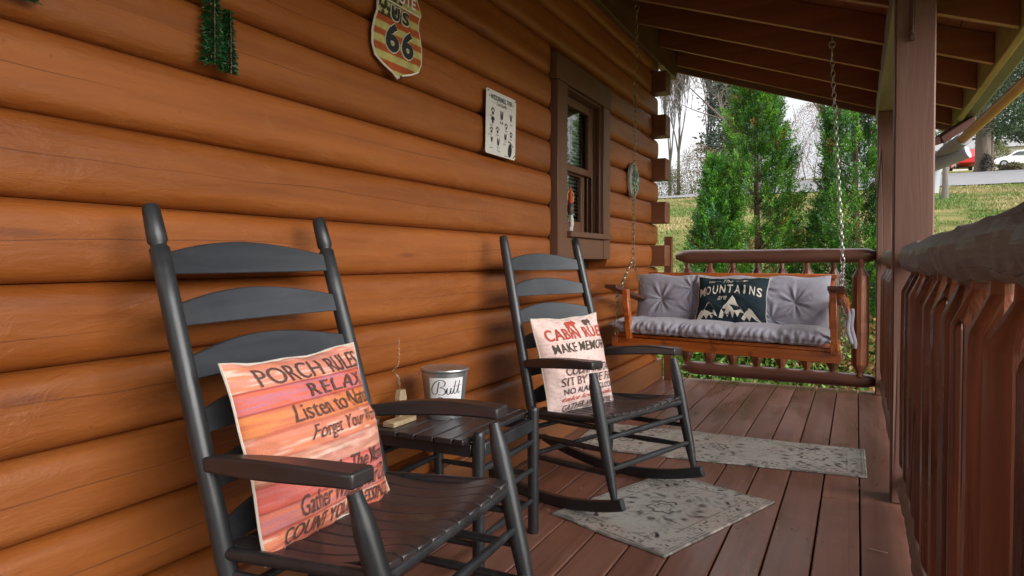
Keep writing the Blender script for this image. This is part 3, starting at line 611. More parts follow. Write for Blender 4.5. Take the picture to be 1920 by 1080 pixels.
MB().add([(-.3, -1.5, zb(-.3) + .19), (2.25, -1.5, zb(2.25) + .19), (2.25, 6.32, zb(2.25) + .19), (-.3, 6.32, zb(-.3) + .19), (-.3, -1.5, zb(-.3) + .21), (2.25, -1.5, zb(2.25) + .21), (2.25, 6.32, zb(2.25) + .21), (-.3, 6.32, zb(-.3) + .21)],
         [(0, 3, 2, 1), (4, 5, 6, 7), (0, 1, 5, 4), (1, 2, 6, 5), (2, 3, 7, 6), (3, 0, 4, 7)]).build('shingle_layer', M['railgrey'], roof)
MB().box(.0, .060, -1.4, 6.20, 2.585, 2.875).build('ledger_board', M['ledger'], roof, bevel=.003)
MB().box(.0, .078, -1.4, 5.62, 2.560, 2.582).build('ledger_moulding', M['ledger'], roof, bevel=.004)
MB().box(XE + .002, XE + .04, -1.4, 6.22, 1.985, 2.17).build('fascia_board', M['fascia'], roof, bevel=.003)
# gutter
gt = thing('gutter', 'olive brown rain gutter along the porch eave', 'gutter', (2.24, 3, 2.0))
gm = MB(); sec = [(2.178, 2.16), (2.178, 2.03), (2.19, 2.022), (2.26, 2.022), (2.275, 2.03), (2.30, 2.085), (2.30, 2.15), (2.295, 2.15), (2.295, 2.087), (2.27, 2.035), (2.19, 2.027), (2.183, 2.034), (2.183, 2.16)]
gm.prism(sec, lambda x, z, s: (x, -1.4 if s == 0 else 6.24, z)); gm.build('channel', M['gutter'], gt, world=True, smooth=False)
MB().box(2.296, 2.312, -1.4, 6.24, 2.105, 2.152).build('lip', M['gutterlip'], gt, world=True, bevel=.003); MB().box(2.18, 2.298, 6.241, 6.246, 2.024, 2.15).build('end_cap', M['gutterlip'], gt, world=True)
dp = thing('downspout', 'brown downspout running from the gutter corner back behind the near post', 'downspout', (2.2, 6.1, 2.0))
MB().beam((2.245, 6.05, 2.00), (2.02, 5.86, 1.84), .075, .055).beam((2.02, 5.86, 1.84), (1.86, 5.78, 1.79), .075, .055).build('pipe', M['brownpipe'], dp, world=True, bevel=.006)
dp2 = thing('drain_pipe', 'tan drain pipe plugged into a pale grey branch fitting', 'pipe', (2.1, 5.4, 1.75))
a_, b_ = Vector((2.098, 5.42, 1.752)), Vector((2.235, 3.9, 1.845))
MB().tube([a_, a_.lerp(b_, .5), b_], .029, 14).build('tan_pipe', M['pipe'], dp2, world=True)
MB().tube([(2.118, 5.30, 1.762), (2.098, 5.42, 1.752), (2.045, 5.52, 1.715), (1.98, 5.66, 1.64)], [.043, .044, .048, .050], 16).build('branch_fitting', M['pvc'], dp2, world=True)
MB().tube([(2.155, 5.45, 1.695), (2.06, 5.50, 1.66), (1.95, 5.58, 1.63)], [.043, .043, .05], 16).build('side_outlet', M['pvc'], dp2, world=True)
MB().tube([(1.97, 5.62, 1.70), (1.95, 5.64, 1.45)], .06, 14).build('collar', M['pvc'], dp2, world=True)

# ================================================================ railings
def hewn(i, a, ph=[0]): return 1 - .045 * abs(math.sin(3.5 * a + int(i / 3) * 1.9)) + .02 * math.sin(int(i / 3) * 5.1 + a * 2)
def log_rail(A, B, r, taperA=True, taperB=True, amp=1., seg=.035, tip=.08):
    A, B = Vector(A), Vector(B); L_ = (B - A).length; n = max(6, int(L_ / seg)); rg = random.Random(int(L_ * 100)); pts = []; rad = []
    for i in range(n + 1):
        s = L_ * i / n; q = r * (1 + .03 * amp * math.sin(s * 9) + rg.uniform(-.02, .02) * amp)
        if taperA and s < tip: q *= .38 + .62 * s / tip
        if taperB and L_ - s < tip: q *= .38 + .62 * (L_ - s) / tip
        pts.append(A.lerp(B, i / n) + Vector((0, 0, .002 * amp * math.sin(s * 7)))); rad.append(q)
    ph = [rg.uniform(0, 6.28) for _ in range(n + 2)]
    def f(i, a): j = i // 2; return 1 - amp * (.055 * abs(math.sin(2.5 * a + ph[j])) - .02) + .012 * amp * math.sin(7 * a + ph[j + 1])
    return MB().tube(pts, rad, 22, fn=f)
bal_mesh = []
for v_ in range(4):
    rg = random.Random(v_ + 3); prof = [(.115, .020), (.150, .021), (.158, .026), (.205, .050), (.215, .0525), (.50, .0535), (.76, .0525), (.855, .052), (.865, .050), (.915, .026), (.925, .021), (.985, .020)]
    n = 12; jit = [1 + rg.uniform(-.045, .03) for _ in range(n)]
    m = MB(); m.tube([(0, 0, p) for p, _ in prof], [r_ for _, r_ in prof], n, fn=lambda i, a: jit[int(round(a / (2 * math.pi / n))) % n])
    me = m.mesh('baluster'); me.materials.append(M['bal']); me.polygons.foreach_set('use_smooth', [True] * len(me.polygons)); me.set_sharp_from_angle(angle=R(24)); bal_mesh.append(me)
def balus(parent, x, y, k, dz=0, sc=1.):
    o = bpy.data.objects.new('baluster', bal_mesh[k % 4]); COL.objects.link(o); o.parent = parent
    o.location = Vector((x, y, dz)) - parent.location; o.rotation_euler = (0, 0, k * 1.7); o.scale = (sc, sc, 1)
    return o
br = thing('log_railing', 'back railing of brown peeled logs behind the porch swing', 'railing', (.9, 5.76, 0), 'log railings round the porch')
log_rail((.16, 5.76, 1.008), (1.655, 5.76, 1.015), .056, True, True, .5).build('top_rail', M['railx'], br, world=True, angle=30)
log_rail((.22, 5.76, .098), (1.66, 5.76, .083), .054, True, True, .5).build('bottom_rail', M['railx'], br, world=True, angle=30)
for k in range(7): balus(br, .253 + .1825 * k, 5.76, k, -.005)
balus(br, 1.53, 5.73, 9, .0, 1.12)
MB().box(.085, .150, 5.66, 5.70, 0, 1.175).build('end_post', M['cross'], br, world=True, bevel=.004)
rr1 = thing('log_railing', 'short far section of side railing between the two porch posts', 'railing', (1.70, 4.5, 0), 'log railings round the porch')
log_rail((1.705, 5.66, .99), (1.705, 3.31, .985), .055, True, True, 1.).build('top_rail', M['rail'], rr1, world=True, angle=30)
log_rail((1.700, 5.66, .10), (1.700, 3.31, .10), .050, True, True, 1.).build('bottom_rail', M['rail'], rr1, world=True, angle=30)
for k in range(11): balus(rr1, 1.703, 3.50 + .19 * k, k * 3 + 1)
rr2 = thing('log_railing', 'near section of side railing with grey weathered hewn top log', 'railing', (1.70, 1.5, 0), 'log railings round the porch')
o = log_rail((1.705, 3.155, .985), (1.705, -1.1, 1.00), .056, True, True, 1.6, .028).build('top_rail', M['railgrey'], rr2, world=True, angle=22); o['label'] = 'grey weathered hewn top rail'
log_rail((1.700, 3.155, .10), (1.700, -1.1, .10), .050, True, True, 1.5).build('bottom_rail', M['rail'], rr2, world=True, angle=30)
for k in range(21): balus(rr2, 1.703, 2.98 - .19 * k, k * 5 + 2)

# ================================================================ rocking chairs
def make_chair(label, S, pose):
    x, y, yaw, pit = pose
    root = thing('rocking_chair', label, 'rocking chair', mat=Matrix.Translation((x, y, .0)) @ Matrix.Rotation(R(yaw), 4, 'Z') @ Matrix.Rotation(R(-pit), 4, 'Y'), group='black slatted rocking chairs on the porch')
    bm = (S['xbt'] - S['xba']) / (S['zbt'] - S['za']); RR = 1.35
    bx = lambda z: S['xba'] + bm * (z - S['za']); bw = lambda z: S['wba'] + (S['wbt'] - S['wba']) * (z - S['za']) / (S['zbt'] - S['za'])
    fx = lambda z: S['xfb'] + (S['xft'] - S['xfb']) * (z - S['zfb']) / (S['za'] - S['zfb']); fw = lambda z: S['wfb'] + (S['wft'] - S['wfb']) * (z - S['zfb']) / (S['za'] - S['zfb'])
    rk = lambda X: X * X / (2 * RR)
    xbb = bx(.33) + .0; zt = S['zbt']; rtop = .042
    for s in (-1, 1):
        # back post: straight, then kicked back to the rocker
        zz = [rk(-.10) + rtop - .01, .16, .26, .34, .5, .7, .9, zt - .095, zt - .09, zt - .086, zt - .08, zt - .04, zt - .01, zt]
        rad = [.012, .018, .020, .021, .0215, .0215, .021, .0205, .0165, .0165, .0205, .0195, .0180, .014]
        if S.get('plain'): rad[8] = rad[9] = .0203
        pts = []
        for z in zz:
            X = bx(z) if z > .34 else bx(.34) + (bx(.34) + .02 - (-.10)) * (-(.34 - z) / .28)
            pts.append((X, s * bw(max(z, .2)), z))
        MB().tube(pts, rad, 18).build('back_post', M['black'], root)
        # front leg, turned
        zb_ = rk(fx(.06)) + rtop - .008; zz = [zb_, zb_ + .02, zb_ + .075, zb_ + .12, .25, .38, S['za'] - .10, S['za'] - .07, S['za'] - .035, S['za'] - .02]
        rad = [.0125, .0135, .0185, .0205, .0225, .0235, .0235, .0215, .0155, .0150]
        MB().tube([(fx(z), s * fw(z), z) for z in zz], rad, 18).build('front_leg', M['black'], root)
        # rocker
        m = MB(); yy = s * (S['wfb'] * .6 + bw(.2) * .4); X0, X1 = -.52, S['xtip']; N = 22; vs = []; fs = []
        for i in range(N + 1):
            X = X0 + (X1 - X0) * i / N; q = s * (bw(.2) + (S['wfb'] - bw(.2)) * (X + .1) / (S['xfb'] + .1)) if True else yy
            h_ = rtop * (1 if i > 2 else .75 + .08 * i); zz_ = rk(X); vs += [(X, q - .0135, zz_), (X, q + .0135, zz_), (X - .012 * (i == N), q + .0135, zz_ + h_), (X - .012 * (i == N), q - .0135, zz_ + h_)]
        for i in range(N):
            a = i * 4; b = a + 4
            for j in range(4): fs.append((a + j, a + (j + 1) % 4, b + (j + 1) % 4, b + j))
        fs += [(3, 2, 1, 0), (N * 4, N * 4 + 1, N * 4 + 2, N * 4 + 3)]; m.add(vs, [f[::-1] for f in fs]).build('rocker', M['black'], root, bevel=.003, angle=50)
        # arm : flat board, wider and squared at the front
        A0 = Vector((bx(S['za']) + .005, s * bw(S['za']), S['za'] - .005)); A1 = Vector((fx(S['za']) + .030, s * fw(S['za']), S['za'] + .006)); N = 14; vs = []; fs = []
        for i in range(N + 1):
            q = i / N; P = A0.lerp(A1, q); w = .030 + .042 * (q ** 1.3) - (.004 if i == N else 0); bow = s * .022 * math.sin(math.pi * q); th = .030 + .010 * math.sin(math.pi * min(1, q * 1.1)) ** 1
            zc = P.z + .010 * math.sin(math.pi * q * .9)
            for (dy, dz) in ((-.5, -.5), (.5, -.5), (.5, .5), (-.5, .5)): vs.append((P.x, P.y + bow + dy * w, zc + dz * th))
        for i in range(N):
            a = i * 4; b = a + 4
            for j in range(4): fs.append((a + j, a + (j + 1) % 4, b + (j + 1) % 4, b + j))
        fs += [(3, 2, 1, 0), (N * 4, N * 4 + 1, N * 4 + 2, N * 4 + 3)]; m = MB(); m.add(vs, [f[::-1] for f in fs]); m.build('arm', M['seat'], root, bevel=.006, seg=2, angle=50)
        # side rungs
        for z in (.17, .255, .335):
            bxx = bx(.34) + (bx(.34) + .12) * (-(.34 - z) / .28) if z < .34 else bx(z)
            MB().tube([(bxx, s * bw(max(z, .2)), z + .01), ((bxx + fx(z)) / 2, s * (bw(.2) + fw(z)) / 2, z + .005), (fx(z), s * fw(z), z)], [.009, .012, .009], 10).build('rung', M['black'], root)
        # seat side frame
        MB().tube([(bx(.37), s * bw(.37), S['zs'] - .035), (fx(S['zs']), s * fw(S['zs']), S['zs'] - .025)], .014, 10).build('seat_rail', M['black'], root)
    for z in (.185, .295):
        MB().tube([(fx(z), -fw(z), z), (fx(z), 0, z), (fx(z), fw(z), z)], [.009, .0125, .009], 10).build('rung', M['black'], root)
        bxx = bx(.34) + (bx(.34) + .12) * (-(.34 - z) / .28)
        MB().tube([(bxx, -bw(.2), z), (bxx, bw(.2), z)], .010, 10).build('rung', M['black'], root)
    MB().tube([(fx(S['zs'] - .03), -fw(S['zs']), S['zs'] - .035), (fx(S['zs'] - .03), fw(S['zs']), S['zs'] - .035)], .014, 10).build('seat_rail', M['black'], root)
    MB().tube([(bx(.36), -bw(.36), S['zs'] - .045), (bx(.36), bw(.36), S['zs'] - .045)], .013, 10).build('seat_rail', M['black'], root)
    # ladder slats, bowed backwards, arched on top
    for k in range(6):
        zc = zt - .150 - .112 * k; m = MB(); N = 20; vs = []; fs = []
        for i in range(N + 1):
            q = -1 + 2 * i / N; Y_ = q * (bw(zc) - .006); bow = -.030 * (1 - q * q); h_ = .046 + .034 * (1 - abs(q) ** 1.9) ** 1.1
            if abs(q) > .8: h_ = .046 + .034 * (1 - .8 ** 1.9) ** 1.1 * (1 - abs(q)) / .2
            ux, uz = bm, 1.; l_ = math.hypot(ux, uz); ux /= l_; uz /= l_
            for (dn, t_) in ((0, 0), (1, 0), (1, 1), (0, 1)):
                vs.append((bx(zc) + bow + ux * h_ * t_ + (dn - .5) * .011, Y_, zc + uz * h_ * t_))
        for i in range(N):
            a = i * 4; b = a + 4
            for j in range(4): fs.append((a + j, a + (j + 1) % 4, b + (j + 1) % 4, b + j))
        fs += [(3, 2, 1, 0), (N * 4, N * 4 + 1, N * 4 + 2, N * 4 + 3)]; m.add(vs, fs).build('back_slat', M['blackx'], root, bevel=.002, angle=50)
    # contoured seat slats running front to back
    NS = 10; zs = S['zs']; xb0 = bx(.40) + .0; xf0 = fx(zs) + .018
    for k in range(NS):
        u0, u1 = -1 + 2 * k / NS, -1 + 2 * (k + 1) / NS; m = MB(); N = 16; vs = []; fs = []
        for i in range(N + 1):
            q = i / N; X = xb0 + (xf0 - xb0) * q; hw = (bw(.4) - .01) + (fw(zs) - .0 - bw(.4)) * q
            if q > .86: hw = min(hw, fw(zs) - .028 + .0) if False else hw
            base = zs - .026 - .030 * math.sin(math.pi * min(1, q * 1.05) * .86) + .036 * q - .02 * max(0, q - .9) * 5
            g = .0022
            for (u, dz) in ((u0, -.007), (u1, -.007), (u1, .007), (u0, .007)):
                yy = u * hw + (g if u == u0 else -g); sag = -.016 * (1 - u * u) * (.4 + .6 * q); vs.append((X, yy, base + sag + dz))
        for i in range(N):
            a = i * 4; b = a + 4
            for j in range(4): fs.append((a + j, a + (j + 1) % 4, b + (j + 1) % 4, b + j))
        fs += [(3, 2, 1, 0), (N * 4, N * 4 + 1, N * 4 + 2, N * 4 + 3)]; m.add(vs, [f[::-1] for f in fs]).build('seat_slat', M['seat'], root, bevel=.0025, angle=50)
    return root, bm
S2 = dict(xbt=-.251, zbt=1.098, wbt=.240, xba=-.143, za=.56, wba=.255, xft=.236, wft=.281, xfb=.315, wfb=.281, zs=.39, zfb=.073, xtip=.361, plain=1)
S1 = dict(xbt=-.292, zbt=1.106, wbt=.271, xba=-.152, za=.569, wba=.275, xft=.232, wft=.294, xfb=.352, wfb=.248, zs=.421, zfb=.088, xtip=.40)
ch1, bm1 = make_chair('nearest black rocking chair, holding the orange pink porch rules pillow', S1, (.461, 1.273, 2.16, 2.0))
ch2, bm2 = make_chair('farther black rocking chair with a rocker on the small rug, holding the cabin rules pillow', S2, (.508, 2.796, -18.47, 3.4))

# ================================================================ lettering
_tc = {}
def text_mesh(s, shear=0., bold=0., spacing=1., serif=False):
    key = (s, shear, bold, spacing, serif)
    if key in _tc: return _tc[key]
    cu = bpy.data.curves.new('txt', 'FONT'); cu.body = s; cu.size = 1; cu.shear = shear; cu.offset = bold; cu.space_character = spacing; cu.resolution_u = 3
    ob = bpy.data.objects.new('txt', cu); COL.objects.link(ob); bpy.context.view_layer.update()
    me = bpy.data.meshes.new_from_object(ob.evaluated_get(bpy.context.evaluated_depsgraph_get()))
    import bmesh
    bm_ = bmesh.new(); bm_.from_mesh(me); bmesh.ops.triangulate(bm_, faces=bm_.faces)
    for _ in range(3):
        le = [e for e in bm_.edges if e.calc_length() > .16]
        if le: bmesh.ops.subdivide_edges(bm_, edges=le, cuts=1); bmesh.ops.triangulate(bm_, faces=[q for q in bm_.faces if len(q.verts) > 3])
    bm_.to_mesh(me); bm_.free()
    v = np.array([(p.co.x, p.co.y) for p in me.vertices]); f = [tuple(p.vertices) for p in me.polygons]
    bpy.data.objects.remove(ob); bpy.data.curves.remove(cu); bpy.data.meshes.remove(me)
    lo, hi = v.min(0), v.max(0); v = (v - lo) / (hi - lo); _tc[key] = (v, f); return v, f
def put_text(mb, fn, s, u0, u1, v0, v1, mi=0, **k):
    """fn(u,v)->3D ; text box in uv"""
    v, f = text_mesh(s, **k); mb.add([fn(u0 + (u1 - u0) * a, v0 + (v1 - v0) * b) for a, b in v], f, mi)
def ribbon(mb, fn, pts, w, mi=0, closed=False):
    """flat stroke through 2D points (Catmull-Rom)"""
    P = [Vector((*p, 0)) for p in pts]; out = []; n = len(P)
    for i in range(n - 1):
        p0, p1, p2, p3 = P[max(i - 1, 0)], P[i], P[i + 1], P[min(i + 2, n - 1)]
        for s in range(6):
            t_ = s / 6; out.append(.5 * ((2 * p1) + (-p0 + p2) * t_ + (2 * p0 - 5 * p1 + 4 * p2 - p3) * t_ ** 2 + (-p0 + 3 * p1 - 3 * p2 + p3) * t_ ** 3))
    out.append(P[-1]); vs = []
    for i, p in enumerate(out):
        d = out[min(i + 1, len(out) - 1)] - out[max(i - 1, 0)]; d = d.normalized() if d.length > 0 else Vector((1, 0, 0)); nrm = Vector((-d.y, d.x, 0)); ww = w * (.45 + .75 * abs(d.y))
        vs += [fn(p.x + nrm.x * ww / 2, p.y + nrm.y * ww / 2), fn(p.x - nrm.x * ww / 2, p.y - nrm.y * ww / 2)]
    mb.add(vs, [(2 * i + 1, 2 * i + 3, 2 * i + 2, 2 * i) for i in range(len(out) - 1)], mi)
def disc(mb, fn, cx, cy, rx, ry, rot=0, n=12, mi=0):
    c, s = math.cos(rot), math.sin(rot); mb.add([fn(cx + rx * math.cos(6.2832 * i / n) * c - ry * math.sin(6.2832 * i / n) * s, cy + rx * math.cos(6.2832 * i / n) * s + ry * math.sin(6.2832 * i / n) * c) for i in range(n)], [tuple(range(n))], mi)

# ================================================================ pillows
def pillow_fn(Wp, Hp, T, seed=0, wr=.0135, pin=.065):
    def f(u, v, off=0., side=1):
        u = np.clip(np.asarray(u, float), -1, 1); v = np.clip(np.asarray(v, float), -1, 1)
        x = Wp / 2 * u * (1 - pin * (1 - v * v) * np.abs(u) ** 2 + 0.) ; y = Hp / 2 * v * (1 - pin * (1 - u * u) * np.abs(v) ** 2) + .0022 * np.sin(u * 8 + seed) * np.abs(v) ** 6 * np.sign(v); x = x + .002 * np.sin(v * 7 + seed) * np.abs(u) ** 6
        e = np.clip((1 - np.abs(u) ** 2.0) * (1 - np.abs(v) ** 2.0), 0, 1) ** .62
        w = wr * (fbm(u * 2.2 + 7 * v * .3, v * 2.6, seed) - .5) * 4 * e + wr * .9 * np.sin((u * 9 + v * 3) + 5 * vn(u * 2, v * 2, seed)) * np.exp(-((1 - np.abs(v)) * 4)) * e
        r = wr * .8 * np.sin(16 * u + seed) * np.exp(-(1 - np.abs(v)) * 9) * (e > 0)
        z = T / 2 * e * side + (w + r * .6) * (1 if side > 0 else -.6) + off; z = np.where(side > 0, z, z * .55)
        return x, y, z
    return f
def pillow(name, label, Mx, Wp, Hp, T, colfn, backm, seed=0, n=(130, 120), group=None, frontm='print_cloth'):
    root = thing(name, label, 'pillow', mat=Mx, group=group); f = pillow_fn(Wp, Hp, T, seed)
    uu = np.sin(np.linspace(-1, 1, n[0]) * np.pi / 2) * .35 + np.linspace(-1, 1, n[0]) * .65; vv = np.sin(np.linspace(-1, 1, n[1]) * np.pi / 2) * .35 + np.linspace(-1, 1, n[1]) * .65
    U, V = np.meshgrid(uu, vv, indexing='ij'); x, y, z = f(U, V)
    col = colfn((U.ravel() + 1) / 2, (V.ravel() + 1) / 2)
    np_mesh('printed_front', np.stack([x.ravel(), y.ravel(), z.ravel()], 1), grid_faces(*n), M[frontm], root, col, True)
    x, y, z = f(U, V, side=-1); np_mesh('back_panel', np.stack([x.ravel(), y.ravel(), z.ravel() - .0003], 1), grid_faces(*n, flip=True), M[backm], root, None, True)
    ed = []
    for i in range(48):
        q = i / 48 * 4; s_ = int(q); p = -1 + 2 * (q - s_)
        ed.append({0: (p, -1), 1: (1, p), 2: (-p, 1), 3: (-1, -p)}[s_])
    m = MB(); m.tube([tuple(float(c) for c in f(a, b)) for a, b in ed], .0032, 6, closed=True); m.build('piping', M[backm], root)
    def on(u, v): x, y, z = f(2 * u - 1, 2 * v - 1, .0038); return (float(x), float(y), float(z))
    return root, on
def pmat(ch, S, bm, off, yc, zc, Tilt=0.):
    x = S['xba'] + off + bm * (zc - S['za']); up = Vector((bm, 0, 1)).normalized(); right = Vector((0, 1, 0)); nrm = right.cross(up)
    m = Matrix((right, up, nrm)).transposed().to_4x4(); m.translation = Vector((x, yc, zc)); return ch.matrix_world @ m @ Matrix.Rotation(R(Tilt), 4, 'Z')
bpy.context.view_layer.update()
def planks(u, v):
    base = np.zeros((len(u), 3)); bands = [0, .13, .235, .36, .47, .60, .72, .835, 1.01]; cols = [(226, 120, 96), (206, 132, 128), (226, 110, 92), (214, 146, 120), (232, 140, 96), (222, 126, 84), (210, 130, 142), (232, 158, 136)]
    acc = [(250, 160, 120), (236, 134, 96), (226, 130, 120), (250, 190, 160), (240, 150, 110), (240, 150, 84), (238, 120, 88), (244, 150, 110)]
    for i in range(8):
        m = (v >= bands[i]) & (v < bands[i + 1]); st = fbm(u * 5 + i * 9, v * 90, i) ; k = np.clip((st - .38) * 4, 0, 1)[:, None]; g = fbm(u * 2 + i, v * 3, i + 40)[:, None]
        c = lin(cols[i]) * (1 - k) + lin(acc[i]) * k; c = c * (1 - .55 * np.clip(g - .35, 0, 1)) + lin((205, 140, 170)) * .55 * np.clip(g - .35, 0, 1); wl = np.clip((vn(u * 7 + i * 3, v * 120, 9 + i) - .72) * 5, 0, .7)[:, None] * (i in (0, 3, 4, 7)); c = c * (1 - wl) + lin((250, 222, 205)) * wl
        base[m] = c[m]
        e = np.exp(-((v - bands[i]) / .006) ** 2) * (i > 0); base = base * (1 - .75 * e[:, None]) + lin((150, 50, 45)) * .75 * e[:, None]
    return base * .92
P1, on1 = pillow('pillow', 'orange and pink plank print pillow reading PORCH RULES', pmat(ch1, S1, bm1, .092, -.045, .567, 0), .44, .41, .165, planks, 'cream', 3, group='printed pillows on the rocking chairs')
tm = MB()
put_text(tm, on1, 'PORCH RULES', .13, .96, .845, .955, serif=True); put_text(tm, on1, 'RELAX', .38, .90, .735, .815, bold=.005, spacing=1.15)
put_text(tm, on1, 'Listen to Nature', .22, .985, .62, .715, shear=.15); put_text(tm, on1, 'Forget Your Worries', .28, .985, .485, .585, shear=.45)
put_text(tm, on1, 'Live In The Moment', .27, .97, .275, .365, bold=.008); put_text(tm, on1, 'Gather With Loved Ones', .18, .97, .145, .255, shear=.25)
put_text(tm, on1, 'COUNT YOUR BLESSINGS', .10, .96, .035, .12, bold=.008)
# serifs on the headline
tm.build('lettering', M['inkbrown'], P1, smooth=False)
def cabin(u, v):
    g = fbm(u * 4, v * 4, 5)[:, None]; s = np.clip((fbm(u * 30, v * 80, 8) - .5) * 3, 0, 1)[:, None]; c = lin((240, 214, 206)) * (1 - g * .4) + lin((222, 176, 170)) * g * .4; c = c * (1 - .25 * s)
    for b, w in ((.715, .004), (.275, .003), (.59, .003)):
        e = np.exp(-((v - b) / w) ** 2)[:, None]; c = c * (1 - .6 * e) + lin((170, 110, 100)) * .6 * e
    return c
P2, on2 = pillow('pillow', 'cream pillow with red letters reading CABIN RULES', pmat(ch2, S2, bm2, .090, -.045, .542, 0), .435, .41, .16, cabin, 'cream', 6, group='printed pillows on the rocking chairs')
tm = MB()
put_text(tm, on2, 'CABIN RULES', .07, .985, .735, .865, 0, bold=.018, spacing=1.08); put_text(tm, on2, 'MAKE MEMORIES', .10, .985, .60, .70, 1, bold=.008, spacing=1.08); put_text(tm, on2, 'COUNT THE STARS', .20, .97, .37, .455, 2, bold=.01)
put_text(tm, on2, 'SIT BY THE FIRE', .14, .97, .27, .355, 2); put_text(tm, on2, 'NO ALARM CLOCKS', .16, .97, .185, .245, 3, bold=.004); put_text(tm, on2, 'take long walks', .14, .93, .105, .165, 0, shear=.4, bold=.006); put_text(tm, on2, 'GATHER WITH FAMILY', .15, .97, .02, .085, 3)
def bear(mb, fn, x, y, s, mi):
    pts = [(-1, -.6), (-.95, .1), (-.7, .45), (-.2, .55), (.3, .5), (.5, .65), (.62, .62), (.7, .5), (1, .2), (1.02, .02), (.72, -.02), (.6, -.2), (.6, -.62), (.3, -.62), (.28, -.2), (-.3, -.22), (-.38, -.62), (-.62, -.62), (-.66, -.25), (-.76, -.6)]
    mb.add([fn(x + a * s, y + b * s * .9) for a, b in pts], [tuple(range(len(pts)))], mi)
bear(tm, on2, .45, .91, .085, 0); bear(tm, on2, .72, .915, .075, 2)
tm.build('lettering', [M['inkred'], M['inkgrey'], M['inkbrown'], M['ink']], P2, smooth=False)

# ================================================================ side table
tb = thing('side_table', 'black slatted side table standing between the two rocking chairs', 'table', (.265, 2.045, 0))
for (x, y) in ((.47, 1.845), (.47, 2.247), (.07, 1.85), (.07, 2.247)):
    m = MB(); m.tube([(x, y, 0), (x, y, .01), (x, y, .44), (x, y, .449), (x, y, .454)], [.018, .0195, .0195, .018, .013], 18); m.build('leg', M['black'], tb, world=True)
for k in range(6):
    x0 = .062 + k * .0685; x1 = x0 + .064; y0, y1 = (1.800, 2.29)
    if k == 0: x0 += .026
    if k == 5: x1 -= .028
    MB().box(x0, x1, y0, y1, .414, .432).build('table_slat', M['seat'], tb, world=True, bevel=.004, seg=2)
for y in (1.845, 2.247): MB().box(.09, .45, y - .012, y + .012, .372, .413).build('apron', M['black'], tb, world=True, bevel=.003)
for x in (.47, .07): MB().box(x - .012, x + .012, 1.865, 2.227, .372, .413).build('apron', M['black'], tb, world=True, bevel=.003)
for z in (.10, .21):
    for x in (.47, .07): MB().tube([(x, 1.85, z + .02), (x, 2.045, z + .02), (x, 2.247, z + .02)], [.0085, .012, .0085], 10).build('rung', M['black'], tb, world=True)
    for y in (1.848, 2.247): MB().tube([(.07, y, z), (.27, y, z), (.47, y, z)], [.0085, .012, .0085], 10).build('rung', M['black'], tb, world=True)
MB().tube([(.47, 1.85, .33), (.47, 2.247, .33)], .011, 10).build('rung', M['black'], tb, world=True); MB().tube([(.07, 1.85, .33), (.07, 2.247, .33)], .011, 10).build('rung', M['black'], tb, world=True)
# bucket
bc = Vector((.215, 2.06, .432)); bk = thing('bucket', 'small galvanised bucket with a white lettered label on the side table', 'bucket', bc)
H_ = .168; prof = [(.062, 0), (.0635, .003), (.068, .05), (.076, .12), (.0815, .160), (.085, .163), (.0865, .167), (.085, .171), (.0815, .169), (.079, .160), (.072, .09), (.0625, .006)]
m = MB(); m.tube([(0, 0, z) for r_, z in prof], [r_ for r_, z in prof], 40, cap=True); m.build('pail', M['galv'], bk)
aim = math.atan2(0 - bc.y, 1.5 - bc.x) + .08
def lab(u, v, off=.0012): a = aim - .78 + 1.56 * u; z = .018 + .128 * v; r_ = .0635 + (z / .16) * .018 + off; return (r_ * math.cos(a), r_ * math.sin(a), z)
vs = [lab(i / 16, j / 6) for i in range(17) for j in range(7)]; MB().add(vs, [(i * 7 + j, (i + 1) * 7 + j, (i + 1) * 7 + j + 1, i * 7 + j + 1) for i in range(16) for j in range(6)]).build('paper_label', M['paper'], bk)
lt = MB(); lf = lambda u, v: lab(u, v, .0022)
ribbon(lt, lf, [(.30, .90), (.26, .75), (.22, .60), (.14, .56), (.07, .62), (.08, .74), (.20, .90), (.36, .95), (.46, .88), (.42, .78), (.30, .74)], .022); ribbon(lt, lf, [(.30, .74), (.42, .72), (.47, .63), (.40, .55), (.26, .56)], .022)
ribbon(lt, lf, [(.47, .58), (.52, .73), (.51, .60), (.55, .56), (.60, .62), (.63, .73), (.62, .60), (.66, .57)], .02); ribbon(lt, lf, [(.66, .57), (.72, .72), (.76, .92), (.72, .70), (.73, .58), (.78, .58)], .02); ribbon(lt, lf, [(.78, .58), (.84, .72), (.89, .93), (.85, .70), (.86, .58), (.93, .62)], .02); ribbon(lt, lf, [(.69, .77), (.80, .78), (.95, .80)], .016)
ribbon(lt, lf, [(.24, .46), (.22, .30), (.17, .14), (.10, .16), (.12, .32), (.28, .48), (.40, .44), (.36, .32), (.26, .30)], .022); ribbon(lt, lf, [(.26, .30), (.38, .28), (.40, .16), (.30, .12), (.22, .15)], .022); put_text(lt, lf, 'ucket', .44, .92, .13, .36, shear=.35)
lt.build('lettering', M['ink'], bk, smooth=False)
# little wooden stand
ws = thing('wooden_stand', 'small pale weathered wood block stand with a pointed upright on the side table', 'wooden stand', (.165, 1.885, .432))
MB().box(.12, .165, 1.83, 1.96, .433, .450).build('base', M['oldwood'], ws, world=True, bevel=.002)
MB().prism([(-.018, 0), (.018, 0), (.020, .062), (.012, .088), (-.012, .088), (-.018, .062)], lambda a, z, s: (.112 + .018 * s, 1.93 + a * 1.1, .451 + z)).build('upright', M['oldwood'], ws, world=True, smooth=False)

